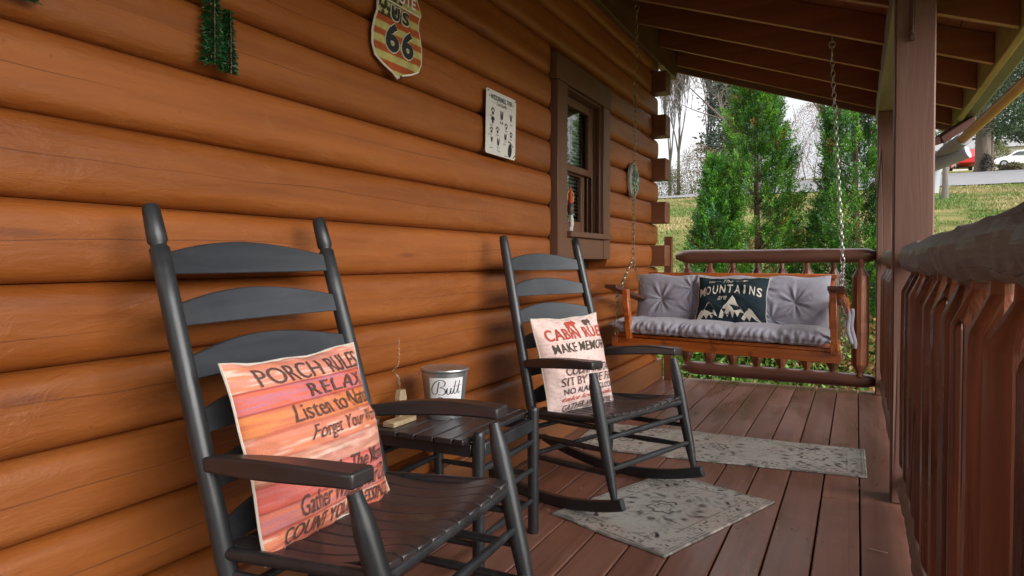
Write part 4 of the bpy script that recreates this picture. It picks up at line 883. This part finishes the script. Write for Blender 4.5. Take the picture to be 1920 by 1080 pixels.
# ================================================================ rugs
def rug(name, label, corners, colfn, nu, nv, group, th=.006):
    (a, b, c_, d) = [Vector((*p, 0)) for p in corners]; u = np.linspace(0, 1, nu); v = np.linspace(0, 1, nv); U, V = np.meshgrid(u, v, indexing='ij')
    P = lambda uu, vv: ((1 - uu) * (1 - vv))[..., None] * np.array(a) + (uu * (1 - vv))[..., None] * np.array(b) + (uu * vv)[..., None] * np.array(c_) + ((1 - uu) * vv)[..., None] * np.array(d)
    Q = P(U, V); wob = .004 * np.sin(U * 9 + V * 4) * ((V < .02) | (V > .98)); Q[..., 1] += wob; ed = np.minimum(np.minimum(U, 1 - U) * (a - b).length, np.minimum(V, 1 - V) * (a - d).length)
    Q[..., 2] = .0015 + th * np.clip(ed / .004, 0, 1) ** .5 + .0030 * np.clip(fbm(U * 5, V * 3, 2) - .45, 0, 1) * 2
    root = (a + c_) / 2; col = colfn(U.ravel(), V.ravel())
    o = np_mesh(name, Q.reshape(-1, 3), grid_faces(nu, nv, flip=((b - a).cross(d - a)).z < 0), M['rug'], None, col, True, loc=tuple(root)); return tag(o, label, 'rug', group)
def rugpat(asp, seed, nmed=1):
    def f(u, v):
        x = (u - .5) * asp; y = v - .5; base = lin((166, 165, 158)); dark = lin((44, 42, 44)); mid = lin((104, 99, 93)); pale = lin((206, 203, 192)); c = np.ones((len(u), 3)) * base
        n1 = fbm(x * 9, y * 9, seed)[:, None]; c = c * (1 - .5 * n1) + pale * .5 * n1
        pk = np.clip(fbm(x * 3, y * 3, seed + 3) - .45, 0, 1)[:, None] * 1.2; c = c * (1 - pk) + lin((178, 150, 140)) * pk
        d = np.minimum(asp / 2 - np.abs(x), .5 - np.abs(y))
        wear = np.clip((fbm(x * 12, y * 12, seed + 5) - .30) * 5, 0, 1)
        def lay(m, col, a=.8):
            nonlocal c
            m = (m * wear * a)[:, None]; c = c * (1 - m) + col * m
        scr = np.sin(x * 46 + 4 * np.sin(y * 30 + 2 * vn(x * 6, y * 6, seed))) * np.sin(y * 46 + 4 * np.sin(x * 31)); scr2 = np.clip((scr - .35) * 4, 0, 1)
        lay(((d < .045) & (d > .03)) * 1., dark, .55); lay((d < .02) * 1., mid, .7); lay(((d < .17) & (d > .155)) * 1., mid, .7)
        lay(((d > .055) & (d < .145)) * scr2, mid * .8, 1.)
        for k in range(nmed):
            cx = (k - (nmed - 1) / 2) * (asp / max(nmed, 1)) if nmed > 1 else 0; r = np.hypot((x - cx) * 1.0, y * 1.0); a = np.arctan2(y, x - cx)
            lay(np.exp(-((r - .12 - .014 * np.cos(8 * a)) / .012) ** 2), dark, 1.); lay(np.exp(-((r - .065 - .010 * np.cos(6 * a)) / .009) ** 2), dark, .9); lay(np.exp(-((r - .02) / .01) ** 2), dark, .8)
            fl = np.exp(-((r - .27 - .025 * np.cos(8 * a + 1)) / .035) ** 2) * np.clip(np.sin(14 * a + 18 * r) * 3, 0, 1); lay(fl, dark, .8)
        cn = np.exp(-((d - .225) / .045) ** 2) * np.clip((np.sin(x * 60 + 3 * np.sin(y * 23)) + np.sin(y * 60 + 3 * np.sin(x * 27)) - .55) * 3, 0, 1); q = np.clip((np.abs(x) / (asp / 2) + np.abs(y) / .5 - .95) * 5, 0, 1); lay(cn * q, dark * .6, 1.); fld = np.clip((np.sin(x * 38 + 3 * np.sin(y * 17 + seed)) * np.sin(y * 38 + 3 * np.sin(x * 19)) - .15) * 3, 0, 1) * (d > .16) * np.clip((fbm(x * 5 + 3, y * 5, seed + 14) - .38) * 5, 0, 1); lay(fld, mid, .42); q2 = np.clip((vn(x * 34, y * 34, seed + 21) - .60) * 5, 0, 1) * (np.abs(np.sin(x * 21) * np.sin(y * 21)) > .35); lay(q2 * q, dark, .5)
        sp = np.clip((vn(x * 60, y * 60, seed + 8) - .80) * 6, 0, 1) * np.clip((fbm(x * 5, y * 5, seed + 4) - .45) * 6, 0, 1); lay(sp, dark, .8)
        g = vn(x * 240, y * 240, seed)[:, None]; return c * (.75 + .3 * g)
    return f
rug('small_rug', 'small faded grey floral rug under the front of the farther rocking chair', [(.455, 2.437), (.945, 2.238), (1.215, 2.955), (.72, 3.14)], lambda u, v: rugpat(1.0 / 1.5, 4)(v, u) if False else rugpat(1.5, 4)(v, u), 170, 240, 'faded grey rugs on the deck')
rug('runner_rug', 'long faded grey runner rug across the deck in front of the swing', [(.16, 3.36), (1.553, 3.47), (1.548, 3.985), (.12, 3.95)], rugpat(2.75, 11, 3), 380, 150, 'faded grey rugs on the deck')

# ================================================================ wall decorations
def wallp(y0, z0, x, w, h, lean=0.): return lambda u, v: (x + lean * v, y0 + w * u, z0 + h * v)
# shield sign
half = [(0, 0), (.10, .045), (.28, .09), (.44, .15), (.50, .25), (.505, .38), (.47, .50), (.42, .60), (.42, .68), (.47, .755), (.44, .80), (.36, .90), (.30, .975), (.20, .955), (.10, .95), (0, .985)]
out = half + [(-x, y) for x, y in half[-2:0:-1]]
def shw(v):
    hy = [p[1] for p in half[:13]]; return np.interp(v, hy, [p[0] for p in half[:13]])
sy, sz, sw, shh = 2.012, 1.612, .292, .345; SX = .053
sg = thing('shield_sign', 'shield shaped Route US 66 metal sign with faded flag print on the log wall', 'sign', (SX, sy, sz))
f3 = lambda a, b, off=0.: (SX + off + .012 * b, sy + a * sw, sz + b * shh)
MB().prism(out, lambda a, b, s: f3(a, b, -.004 * (1 - s))).build('plate', M['signwhite'], sg, world=True, smooth=False)
nu, nv = 70, 90; U, V = np.meshgrid(np.linspace(-1, 1, nu), np.linspace(.035, .965, nv), indexing='ij'); A = U * (shw(V) - .022); top = np.interp(np.abs(A), [0, .10, .20, .30], [.985, .95, .955, .975]) - .022
Vc = np.minimum(V, top); Vc = np.maximum(Vc, np.interp(np.abs(A), [0, .1, .28, .44], [0, .045, .09, .15]) + .02)
st = np.floor((Vc.ravel() + A.ravel() * .0) / .072) % 2; g = fbm(A.ravel() * 14, Vc.ravel() * 14, 3)
col = np.where(st[:, None] > 0, lin((190, 92, 48)), lin((206, 196, 120))); cant = (A.ravel() < .05) & (Vc.ravel() > .56); col[cant] = lin((70, 66, 40)); col = col * (.65 + .7 * g[:, None])
for k in range(16):
    cx, cy = -.38 + (k % 4) * .115 + (.05 if (k // 4) % 2 else 0), .61 + (k // 4) * .085; d = np.hypot((A.ravel() - cx) * 1., (Vc.ravel() - cy) * 1.2); an = np.arctan2(Vc.ravel() - cy, A.ravel() - cx); m = d < .030 * (1 + .45 * np.cos(5 * an - 1.57)); col[m] = lin((214, 208, 150))
np_mesh('flag_print', np.stack([SX + .0012 + .012 * Vc.ravel(), sy + A.ravel() * sw, sz + Vc.ravel() * shh], 1) - np.array(sg.location), grid_faces(nu, nv), M['paint'], sg, col * .8)
MB().box(SX + .010, SX + .0125, sy - .43 * sw, sy + .435 * sw, sz + .722 * shh, sz + .738 * shh).build('divider_line', M['signwhite'], sg, world=True)
tm = MB(); fs_ = lambda u, v: f3(u, v, .0035); put_text(tm, fs_, 'ROUTE', -.30, .32, .765, .885, 0, bold=.03); fs2 = lambda u, v: f3(u, v, .0028); fs4 = lambda u, v: f3(u, v, .0042)
for (s_, a0, a1, b0, b1) in (('U', -.17, -.005, .56, .70), ('S', .045, .19, .565, .695), ('6', -.27, .0, .24, .53), ('6', .05, .30, .235, .515)):
    put_text(tm, fs2, s_, a0 - .012, a1 + .012, b0 - .01, b1 + .01, 1, bold=.06); put_text(tm, fs4, s_, a0, a1, b0, b1, 2, bold=.04)
tm.build('lettering', [M['paper'], M['signwhite'], M['ink']], sg, world=True, smooth=False)
for k in (-1, 1): MB().tube([(SX + .012, sy + .0 * k + (.0 if k < 0 else 0), sz + (.02 if k < 0 else .93) * shh), (SX + .018, sy, sz + (.02 if k < 0 else .93) * shh)], .004, 8).build('screw', M['iron'], sg, world=True)
# poster
py0, pz0, pw, ph = 2.655, 1.447, .292, .281; PX = .051
po = thing('tracks_sign', 'white metal sign of dark animal tracks nailed on the log wall', 'sign', (PX, py0 + pw / 2, pz0))
rc = .012; pts = []
for (cx, cy, a0) in ((pw - rc, ph - rc, 0), (rc, ph - rc, 90), (rc, rc, 180), (pw - rc, rc, 270)):
    for k in range(5): a = R(a0 + 22.5 * k); pts.append((cx + rc * math.cos(a), cy + rc * math.sin(a)))
MB().prism(pts, lambda a, b, s: (PX + .002 * s + .006 * b / ph, py0 + a, pz0 + b)).build('plate', M['white'], po, world=True, smooth=False)
pf = lambda u, v: (PX + .0034 + .006 * v, py0 + pw * u, pz0 + ph * v); tm = MB()
put_text(tm, pf, 'WIDDERNELL TREK', .13, .87, .86, .935, bold=.012); put_text(tm, pf, 'Trail Guide', .32, .66, .785, .845, shear=.4)
for x in (.09, .91): disc(tm, pf, x, .897, .012, .018, n=4)
ribbon(tm, pf, [(.14, .815), (.29, .815)], .006); ribbon(tm, pf, [(.69, .815), (.86, .815)], .006)
def paw(x, y, s, toes=4, claw=False):
    disc(tm, pf, x, y - s * .35, s * .42, s * .38)
    for k in range(toes):
        a = R(150 - 120 * k / (toes - 1)); disc(tm, pf, x + math.cos(a) * s * .75, y - s * .1 + math.sin(a) * s * .75, s * .17, s * .26, 0)
        if claw: ribbon(tm, pf, [(x, y - s * .2), (x + math.cos(a) * s * 1., y + math.sin(a) * s)], s * .18)
def hoof(x, y, s):
    for k in (-1, 1): disc(tm, pf, x + k * s * .32, y, s * .24, s * .95, -k * .12, 14); disc(tm, pf, x + k * s * .42, y - s * 1.35, s * .13, s * .2)
hoof(.50, .655, .082); paw(.21, .67, .072); paw(.21, .53, .066, 5, True); paw(.37, .40, .068); paw(.66, .505, .062); paw(.17, .37, .062); paw(.83, .395, .062); hoof(.64, .335, .060); hoof(.40, .22, .066)
disc(tm, pf, .80, .135, .066, .115, -.15, 16)
for k in range(5): disc(tm, pf, .75 + k * .037, .275 - .012 * k * k * .3, .013, .018)
for (x, y, s) in ((.82, .65, .085), (.19, .215, .06)):
    for a in (60, 92, 125): ribbon(tm, pf, [(x, y - s * .5), (x + math.cos(R(a)) * s, y + math.sin(R(a)) * s)], .012)
rg = random.Random(2)
for (x, y) in ((.5, .53), (.15, .60), (.83, .56), (.17, .455), (.66, .435), (.37, .325), (.13, .30), (.82, .325), (.62, .215), (.17, .10), (.42, .075), (.68, .035)): put_text(tm, pf, rg.choice(['deer', 'wolf', 'bear', 'fox']), x - .05, x + .05, y - .012, y + .012)
tm.build('lettering', M['ink'], po, world=True, smooth=False)
for (u, v) in ((.04, .965), (.96, .965), (.93, .04), (.97, .07)): MB().tube([pf(u, v), (pf(u, v)[0] + .003, pf(u, v)[1], pf(u, v)[2])], .003, 8).build('nail', M['iron'], po, world=True)
# artificial pine sprigs
def sprig(trees, label, seed):
    global RNG
    RNG = np.random.default_rng(seed); y, z = trees[0][0], trees[0][1]; t = thing('pine_wall_decoration', label, 'wall decoration', (.05, y, z), 'small artificial pine trees on the wall')
    Ps, Ds, Cs = [], [], []
    for (y0, z0, h, w) in trees:
        MB().tube([(.07, y0, z0), (.07, y0, z0 + h)], [.003, .001], 5).build('stem', M['iron'], t, world=True)
        n = int(2600 * h / .2); u = RNG.uniform(0, 1, n) ** 1.2; u = np.floor(u * 15) / 15 + RNG.uniform(0, .035, n); a = RNG.uniform(0, 6.28, n); rr = w * (1 - u * .92) * RNG.uniform(.15, 1.05, n)
        Ps.append(np.stack([.07 + np.abs(np.cos(a)) * rr * .7 - .012, y0 + np.sin(a) * rr, z0 + u * h - rr * .35 + .012], 1)); Ds.append(np.stack([np.cos(a) * .5, np.sin(a), RNG.uniform(-.5, .1, n)], 1) + RNG.normal(size=(n, 3)) * .2)
        c = np.array([.010, .075, .016]) * RNG.uniform(.4, 1.6, (n, 1)); k = RNG.uniform(0, 1, n) < .012; c[k] = (.5, .55, .4); Cs.append(c)
    crown('needles', M['artif'], t, np.concatenate(Ps), np.concatenate(Ds), RNG.uniform(.008, .022, len(np.concatenate(Ds))), .0028, np.concatenate(Cs))
sprig([(1.222, 1.462, .27, .027), (1.272, 1.452, .155, .020)], 'pair of small artificial pine trees on the upper logs left of the shield sign', 3)
sprig([(.775, 1.478, .25, .030), (.73, 1.485, .16, .02)], 'small artificial pine tree in the top left corner of the wall', 6)
# oval plaque
pl = thing('oval_plaque', 'oval stone plaque with green mosaic on the wall right of the window', 'wall plaque', (.06, 4.87, 1.55))
m = MB(); n = 28; vs = []
for r_, xx in ((1, .045), (1, .062), (.86, .074), (.80, .070)):
    vs += [(xx, 4.87 + .105 * r_ * math.cos(6.2832 * i / n), 1.555 + .125 * r_ * math.sin(6.2832 * i / n)) for i in range(n)]
m.add(vs, [(k * n + i, k * n + (i + 1) % n, (k + 1) * n + (i + 1) % n, (k + 1) * n + i) for k in range(3) for i in range(n)] + [tuple(range(3 * n, 4 * n))]); m.build('stone_rim', plain('stone', (.30, .30, .24), .7, 0, .3, 20, .5), pl, world=True)
m = MB(); rg = random.Random(5); mcols = [plain('tile_green', (.10, .28, .17), .25, bump=0), plain('tile_teal', (.22, .42, .38), .25, bump=0), plain('tile_dark', (.03, .06, .04), .3, bump=0), plain('tile_pale', (.50, .55, .45), .25, bump=0)]
for k in range(150):
    a = rg.uniform(0, 6.28); q = math.sqrt(rg.random()) * .74; yy, zz = 4.87 + .105 * q * math.cos(a), 1.555 + .125 * q * math.sin(a); s = rg.uniform(.004, .009); m.box(.070, .074 + rg.uniform(0, .004), yy - s, yy + s, zz - s, zz + s, rg.randint(0, 3))
m.build('mosaic', mcols, pl, world=True, smooth=False)
# window hangers
go = thing('gnome_ornament', 'small red and white hanging gnome figure at the left edge of the window', 'ornament', (.05, 3.665, 1.20))
MB().tube([(.05, 3.665, 1.30), (.05, 3.667, 1.335), (.05, 3.665, 1.37), (.05, 3.663, 1.40)], [.015, .012, .007, .002], 12).build('red_hat', M['inkred'], go, world=True)
MB().tube([(.05, 3.665, 1.235), (.05, 3.665, 1.26), (.05, 3.665, 1.285), (.05, 3.665, 1.30)], [.013, .020, .019, .012], 12).build('body', M['iron'], go, world=True)
MB().tube([(.055, 3.665, 1.155), (.055, 3.668, 1.18), (.055, 3.665, 1.21), (.055, 3.665, 1.24)], [.006, .014, .013, .007], 10).build('white_beard', M['cream'], go, world=True)
for s in (-1, 1): MB().tube([(.055, 3.665 + s * .012, 1.165), (.055, 3.665 + s * .014, 1.145)], .006, 8).build('leg', M['cream'], go, world=True)
MB().tube([(.05, 3.663, 1.40), (.05, 3.663, 1.935)], .0006, 4).build('thread', M['iron'], go, world=True)
ro = thing('ring_ornament', 'round tan wooden ring ornament with a bear shape hanging in the window', 'ornament', (-.03, 3.85, 1.35))
M['tanwood'] = plain('tan_wood', (.50, .30, .12), .6)
MB().tube([(-.028, 3.86 + .052 * math.cos(6.2832 * i / 28), 1.355 + .040 * math.sin(6.2832 * i / 28)) for i in range(28)], .0045, 8, closed=True).build('ring', M['tanwood'], ro, world=True)
m = MB(); bp = []
class _C:
    def add(s, v, f, mi=0): s.v = v; return s
cc = _C(); bear(cc, lambda a, b: (a, b), 0, 0, 1, 0); m.prism(cc.v, lambda a, b, s: (-.031 + .005 * s, 3.86 + a * .036, 1.352 + b * .030)); m.build('bear_shape', M['tanwood'], ro, world=True, smooth=False)
sn = thing('snowflake_ornament', 'pale blue beaded snowflake hanging below the ring ornament in the window', 'ornament', (-.03, 3.86, 1.25))
m = MB()
for k in range(6):
    a = k * math.pi / 3
    for q in (.012, .026, .04, .052): m.tube([(-.030, 3.86 + q * math.cos(a), 1.255 + q * math.sin(a)), (-.024, 3.86 + q * math.cos(a), 1.255 + q * math.sin(a))], [.006, .004], 7)
m.build('beads', plain('pale_bead', (.45, .62, .62), .2, bump=0), sn, world=True)

# ================================================================ porch swing
sw_ = thing('porch_swing', 'reddish stained wooden porch swing hanging on chains before the back railing', 'porch swing', (.78, 4.35, 0))
def chain(A, B, Lk=.040, wd=.011, wire=.0026, mi=0, sag=0.):
    A, B = Vector(A), Vector(B); d = (B - A); n = max(1, int(d.length / (Lk * .78))); st_ = d / n; dn = d.normalized(); r1 = dn.cross(Vector((.3, 1, .2))).normalized(); r2 = dn.cross(r1); m = MB()
    for i in range(n):
        c_ = A + st_ * (i + .5); s_ = r1 if i % 2 else r2; pts = []
        for k in range(10):
            a = 6.2832 * k / 10; ca, sa = math.cos(a), math.sin(a); pts.append(c_ + dn * (ca * Lk / 2 * (1 if abs(ca) > .3 else .95)) + s_ * sa * wd * (1.))
        m.tube(pts, wire, 5, closed=True)
    return m
hl, hr = (.22, 4.385, zb(.22) - .01), (1.366, 4.385, zb(1.366) - .01)
aL, aR = (.212, 4.09, .815), (1.432, 4.05, .828)
sL, sR = (.196, 4.40, .990), (1.432, 4.33, .965)
chain((hl[0], hl[1], hl[2] - .10), sL, mi=0).build('chain', M['chainb'], sw_, world=True); chain(sL, aL).build('chain', M['chainb'], sw_, world=True); chain(sL, (.20, 4.62, .75)).build('chain', M['chainb'], sw_, world=True)
chain((hr[0], hr[1], hr[2] - .10), sR).build('chain', M['chain'], sw_, world=True); chain(sR, aR).build('chain', M['chain'], sw_, world=True); chain(sR, (1.445, 4.60, .74)).build('chain', M['chain'], sw_, world=True)
chain((1.442, 4.07, .79), (1.450, 4.09, .46)).build('chain', M['chain'], sw_, world=True); chain((.185, 4.11, .79), (.175, 4.12, .48)).build('chain', M['chainb'], sw_, world=True)
for h_, mt in ((hl, 'chainb'), (hr, 'chain')):
    m = MB(); m.tube([(h_[0], h_[1], h_[2] + .03), (h_[0], h_[1], h_[2] - .03)], .005, 8)
    m.tube([(h_[0] + .016 * math.cos(6.2832 * k / 14), h_[1], h_[2] - .042 + .018 * math.sin(6.2832 * k / 14)) for k in range(14)], .0042, 6, closed=True)
    m.tube([(h_[0], h_[1] + .014 * math.cos(6.2832 * k / 14), h_[2] - .078 + .026 * math.sin(6.2832 * k / 14)) for k in range(14)], .0042, 6, closed=True); m.build('hook', M[mt], sw_, world=True)
def sb(name, A, B, w, h, mat='swing', up=(0, 0, 1), **k): return MB().beam(A, B, w, h, up, **k).build(name, M[mat], sw_, world=True, bevel=.003)
fy = lambda x: 4.165 - .045 * (x - .15)
sb('front_rail', (.135, fy(.135), .476), (1.435, fy(1.435), .452), .030, .058); 
for k in range(7):
    yy = .02 + k * .072; sb('seat_slat', (.15, fy(.15) - .006 + yy, .517 - .0), (1.42, fy(1.42) - .006 + yy, .494), .060, .018)
sb('rear_rail', (.15, fy(.15) + .47, .47), (1.42, fy(1.42) + .47, .45), .03, .055)
for x in (.30, .78, 1.26): sb('cross_member', (x, fy(x) + .016, .468), (x, fy(x) + .455, .462), .03, .05)
for x in (.42, 1.30): sb('brace', (x, fy(x) + .02, .435), (x - .05, fy(x) + .30, .40), .03, .035)
sb('back_top_rail', (.225, 4.70, .883), (1.40, 4.655, .880), .05, .028)
for k in range(13):
    x = .26 + k * .0915; sb('back_slat', (x, fy(x) + .46, .50), (x, 4.695 - .035 * (x - .22), .868), .05, .014, up=(0, 1, 0))
# arms slope to the back
sb('arm', (.178, 3.99, .823), (.215, 4.66, .700), .075, .022, 'swingd'); sb('arm', (1.408, 3.97, .833), (1.425, 4.62, .715), .085, .022, 'swingd')
sb('arm_post', (.262, 4.115, .50), (.240, 4.10, .800), .032, .055, 'swing', up=(0, 1, 0)); sb('arm_post', (1.398, 4.09, .47), (1.392, 4.075, .812), .034, .05, 'swing', up=(0, 1, 0))
sb('arm_bracket', (1.43, 4.10, .81), (1.455, 4.45, .70), .03, .07, 'swing')
# cushions
cu = thing('swing_cushion', 'lilac grey tufted cushion set with seat and back pads on the porch swing', 'cushion', (.76, 4.40, .5))
nu, nt = 340, 56; u = np.linspace(0, 1, nu); th = np.linspace(0, 2 * np.pi, nt, endpoint=False); U, T = np.meshgrid(u, th, indexing='ij')
x0_, x1_ = .125, 1.385; XX = x0_ + (x1_ - x0_) * U
tuft = np.array([0, .135, .345, .565, .78, 1.]); seg = np.interp(U, tuft, np.arange(6)); fr = seg - np.floor(seg); bulge = np.abs(np.sin(np.pi * fr)) ** .45
end = np.clip(np.minimum(U, 1 - U) * 16, 0, 1) ** .6; end = np.where(U < .5, np.clip(U * 11, 0, 1) ** .85, end)
ct, st_ = np.cos(T), np.sin(T); sq = lambda c_, p: np.sign(c_) * np.abs(c_) ** p
depth = .245 * (.93 + .07 * bulge); thick = (.036 + .012 * bulge) * (.25 + .75 * end)
front = np.clip(-ct, 0, 1); wr = (vn(U * 95, T * 1.2, 3) - .5) * .011 * front * (1.3 - .6 * bulge) + .005 * np.sin(U * 170 + 3 * np.sin(T * 2 + U * 20)) * front * (1 - .5 * bulge)
seam = -.010 * np.exp(-((T - 3.35) / .10) ** 2)
YY = 4.345 - .045 * (XX - .15) + sq(ct, .55) * (depth + wr + seam) * (1 - .02 * (1 - end)); ZZ = .560 - .020 * (U - .5) + sq(st_, .75) * (thick + wr * .8) - .012 * front * (1 - bulge) + np.where(U < .06, (.06 - U) * .35, 0)
Vv = np.stack([XX, YY, ZZ], -1).reshape(-1, 3); i, j = np.meshgrid(np.arange(nu - 1), np.arange(nt), indexing='ij'); a = i * nt + j; b = i * nt + (j + 1) % nt; F = np.stack([a, b, b + nt, a + nt], -1).reshape(-1, 4)
c0, c1 = len(Vv), len(Vv) + 1; ctr = np.array([[XX[0, 0] - .012, YY[0].mean() - .2, ZZ[0].mean()], [XX[-1, 0] + .006, YY[-1].mean(), ZZ[-1].mean()]]); Vv = np.concatenate([Vv, ctr]); jj = np.arange(nt)
F = np.concatenate([F, np.stack([jj, np.full(nt, c0), np.full(nt, c0), (jj + 1) % nt], 1)[:, [0, 1, 3, 3]][:, :4]]) if False else F
o = np_mesh('seat_pad', Vv - np.array(cu.location), F, M['cush'], cu, None, True)
for (i0, cidx) in ((0, c0), ((nu - 1) * nt, c1)):
    me = MB(); ring = [tuple(Vv[i0 + k] - np.array(cu.location)) for k in range(nt)]; me.add(ring + [tuple(Vv[cidx] - np.array(cu.location))], [((k, (k + 1) % nt, nt) if i0 else ((k + 1) % nt, k, nt)) for k in range(nt)]); me.build('end_panel', M['cush'], cu)
nu, nv = 260, 110; U, V = np.meshgrid(np.linspace(-1, 1, nu), np.linspace(-1, 1, nv), indexing='ij')
Wb, Hb = 1.205, .40; tu = [(-.70, .12), (.0, .15), (.69, .12), (-.36, -.35), (.47, -.45), (.14, -.45), (-.36, .5), (.35, .55)]
x = Wb / 2 * U * (1 - .02 * (1 - V * V)); y = Hb / 2 * V * (1 - .04 * (1 - U * U)) + .006 * np.sin(U * 14) * (V > .9); e = np.clip((1 - np.abs(U) ** 8) * (1 - np.abs(V) ** 3.0), 0, 1) ** .5; z = .068 * e
for n_, (a, b) in enumerate(tu):
    dx, dy = (U - a) * Wb / 2, (V - b) * Hb / 2; r = np.hypot(dx, dy); an = np.arctan2(dy, dx); dp_ = .040 if n_ in (0, 2, 1) else .026
    z = z - dp_ * np.exp(-(r / .035)) * e - .0 ; z = z + e * (.0055 * np.sin(an * 7 + n_) + .004 * np.sin(an * 13 + n_ * 2)) * np.exp(-((r - .045) / .055) ** 2) * np.clip(r / .03, 0, 1)
for a in (-.345, .345): z = z - .012 * np.exp(-(((U - a) * Wb / 2) / .012) ** 2) * e
z = z + .006 * (fbm(U * 7, V * 3, 5) - .5) * e
up = Vector((0, .10, .375)).normalized(); rt = Vector((1, -.04, -.004)).normalized(); nr = rt.cross(up); Cb = Vector((.765, 4.565, .690))
P = np.array(Cb)[None] + x.ravel()[:, None] * np.array(rt) + y.ravel()[:, None] * np.array(up) + z.ravel()[:, None] * np.array(nr); np_mesh('back_pad', P - np.array(cu.location), grid_faces(nu, nv), M['cush'], cu, None, True)
P = np.array(Cb)[None] + x.ravel()[:, None] * np.array(rt) + y.ravel()[:, None] * np.array(up) - (.4 * z.ravel())[:, None] * np.array(nr); np_mesh('back_pad_rear', P - np.array(cu.location), grid_faces(nu, nv, flip=True), M['cush'], cu, None, True)
for k, (xx, yy, z1) in enumerate(((1.455, 4.40, .50), (1.475, 4.44, .47))):
    m = MB(); pts = []; N = 12
    for i in range(N + 1):
        q = i / N; pts.append((xx + .018 * q + .006 * math.sin(q * 8 + k), yy + .01 * math.sin(q * 5), .70 - (.70 - z1) * q))
    vs = []
    for p in pts: vs += [(p[0] - .012, p[1], p[2]), (p[0] + .012, p[1] + .006, p[2])]
    m.add(vs, [(2 * i, 2 * i + 1, 2 * i + 3, 2 * i + 2) for i in range(N)]); t_o = m.build('tie', M['cush'], cu, world=True); sm_ = t_o.modifiers.new('thick', 'SOLIDIFY'); sm_.thickness = .003
# mountain pillow
up = Vector((0, .16, .36)).normalized(); rt = Vector((1, -.03, 0)).normalized(); nr = rt.cross(up); rt = up.cross(nr)
Mx = Matrix((rt, up, nr)).transposed().to_4x4(); Mx.translation = Vector((.808, 4.470, .725))
def tealc(u, v): return np.ones((len(u), 3)) * lin((34, 50, 58)) * (.8 + .4 * fbm(u * 6, v * 6, 2)[:, None])
P3, on3 = pillow('pillow', 'dark teal pillow on the swing with cream mountains and the word MOUNTAINS', Mx, .435, .32, .125, tealc, 'cream', 9, (70, 50))
tm = MB()
def arc(u, v): return on3(u, v - .0 - .35 * (u - .5) ** 2)
word = 'MOUNTAINS'
for i, chh in enumerate(word):
    a = .035 + i * .103; w = {'M': .095, 'I': .026}.get(chh, .076); put_text(tm, arc, chh, a + (.02 if chh == 'I' else 0), a + w + (.02 if chh == 'I' else 0), .60, .79, 0, bold=.015)
put_text(tm, on3, 'The', .38, .52, .845, .925, 0, shear=.4); put_text(tm, on3, 'are', .32, .45, .46, .54, 0, shear=.4, bold=.01)
ribbon(tm, on3, [(.55, .885), (.64, .885), (.70, .885)], .012); ribbon(tm, on3, [(.17, .87), (.25, .875), (.36, .875)], .012); tm.add([on3(.66, .915), on3(.66, .855), on3(.73, .885)], [(1, 2, 0)])
for k in range(3): ribbon(tm, on3, [(.17 + k * .03, .90), (.19 + k * .03, .872), (.17 + k * .03, .845)], .01)
for pk in ([(.02, .06), (.06, .20), (.09, .26), (.12, .24), (.17, .36), (.20, .41), (.23, .37), (.27, .30), (.30, .22), (.33, .12), (.28, .16), (.25, .08), (.21, .17), (.17, .08), (.13, .16), (.09, .07)],
           [(.35, .10), (.38, .24), (.42, .34), (.46, .38), (.50, .50), (.53, .545), (.56, .49), (.60, .37), (.65, .30), (.70, .20), (.64, .22), (.61, .12), (.57, .22), (.54, .09), (.51, .24), (.47, .12), (.44, .20), (.40, .09)],
           [(.66, .09), (.71, .22), (.76, .30), (.80, .27), (.84, .20), (.90, .10), (.95, .03), (.86, .08), (.80, .15), (.77, .06), (.73, .13), (.70, .06)]):
    tm.add([on3(a, b) for a, b in pk], [tuple(range(len(pk)))])
tm.build('lettering', M['inkcream'], P3, smooth=False)

# fallen bits on the deck
rg = random.Random(8); m = MB()
for k in range(90):
    x, y = rg.uniform(.1, 1.6), rg.uniform(1.2, 5.5); a = rg.uniform(0, 6.28); l = rg.uniform(.004, .012)
    m.beam((x, y, .002), (x + l * math.cos(a), y + l * math.sin(a), .003), .003, .002)
m.beam((1.545, 2.62, .003), (1.60, 2.60, .006), .004, .003); tag(m.build('deck_debris', M['oldwood'], smooth=False), 'tiny pale wood chips and twigs scattered on the deck', 'debris', kind='stuff')
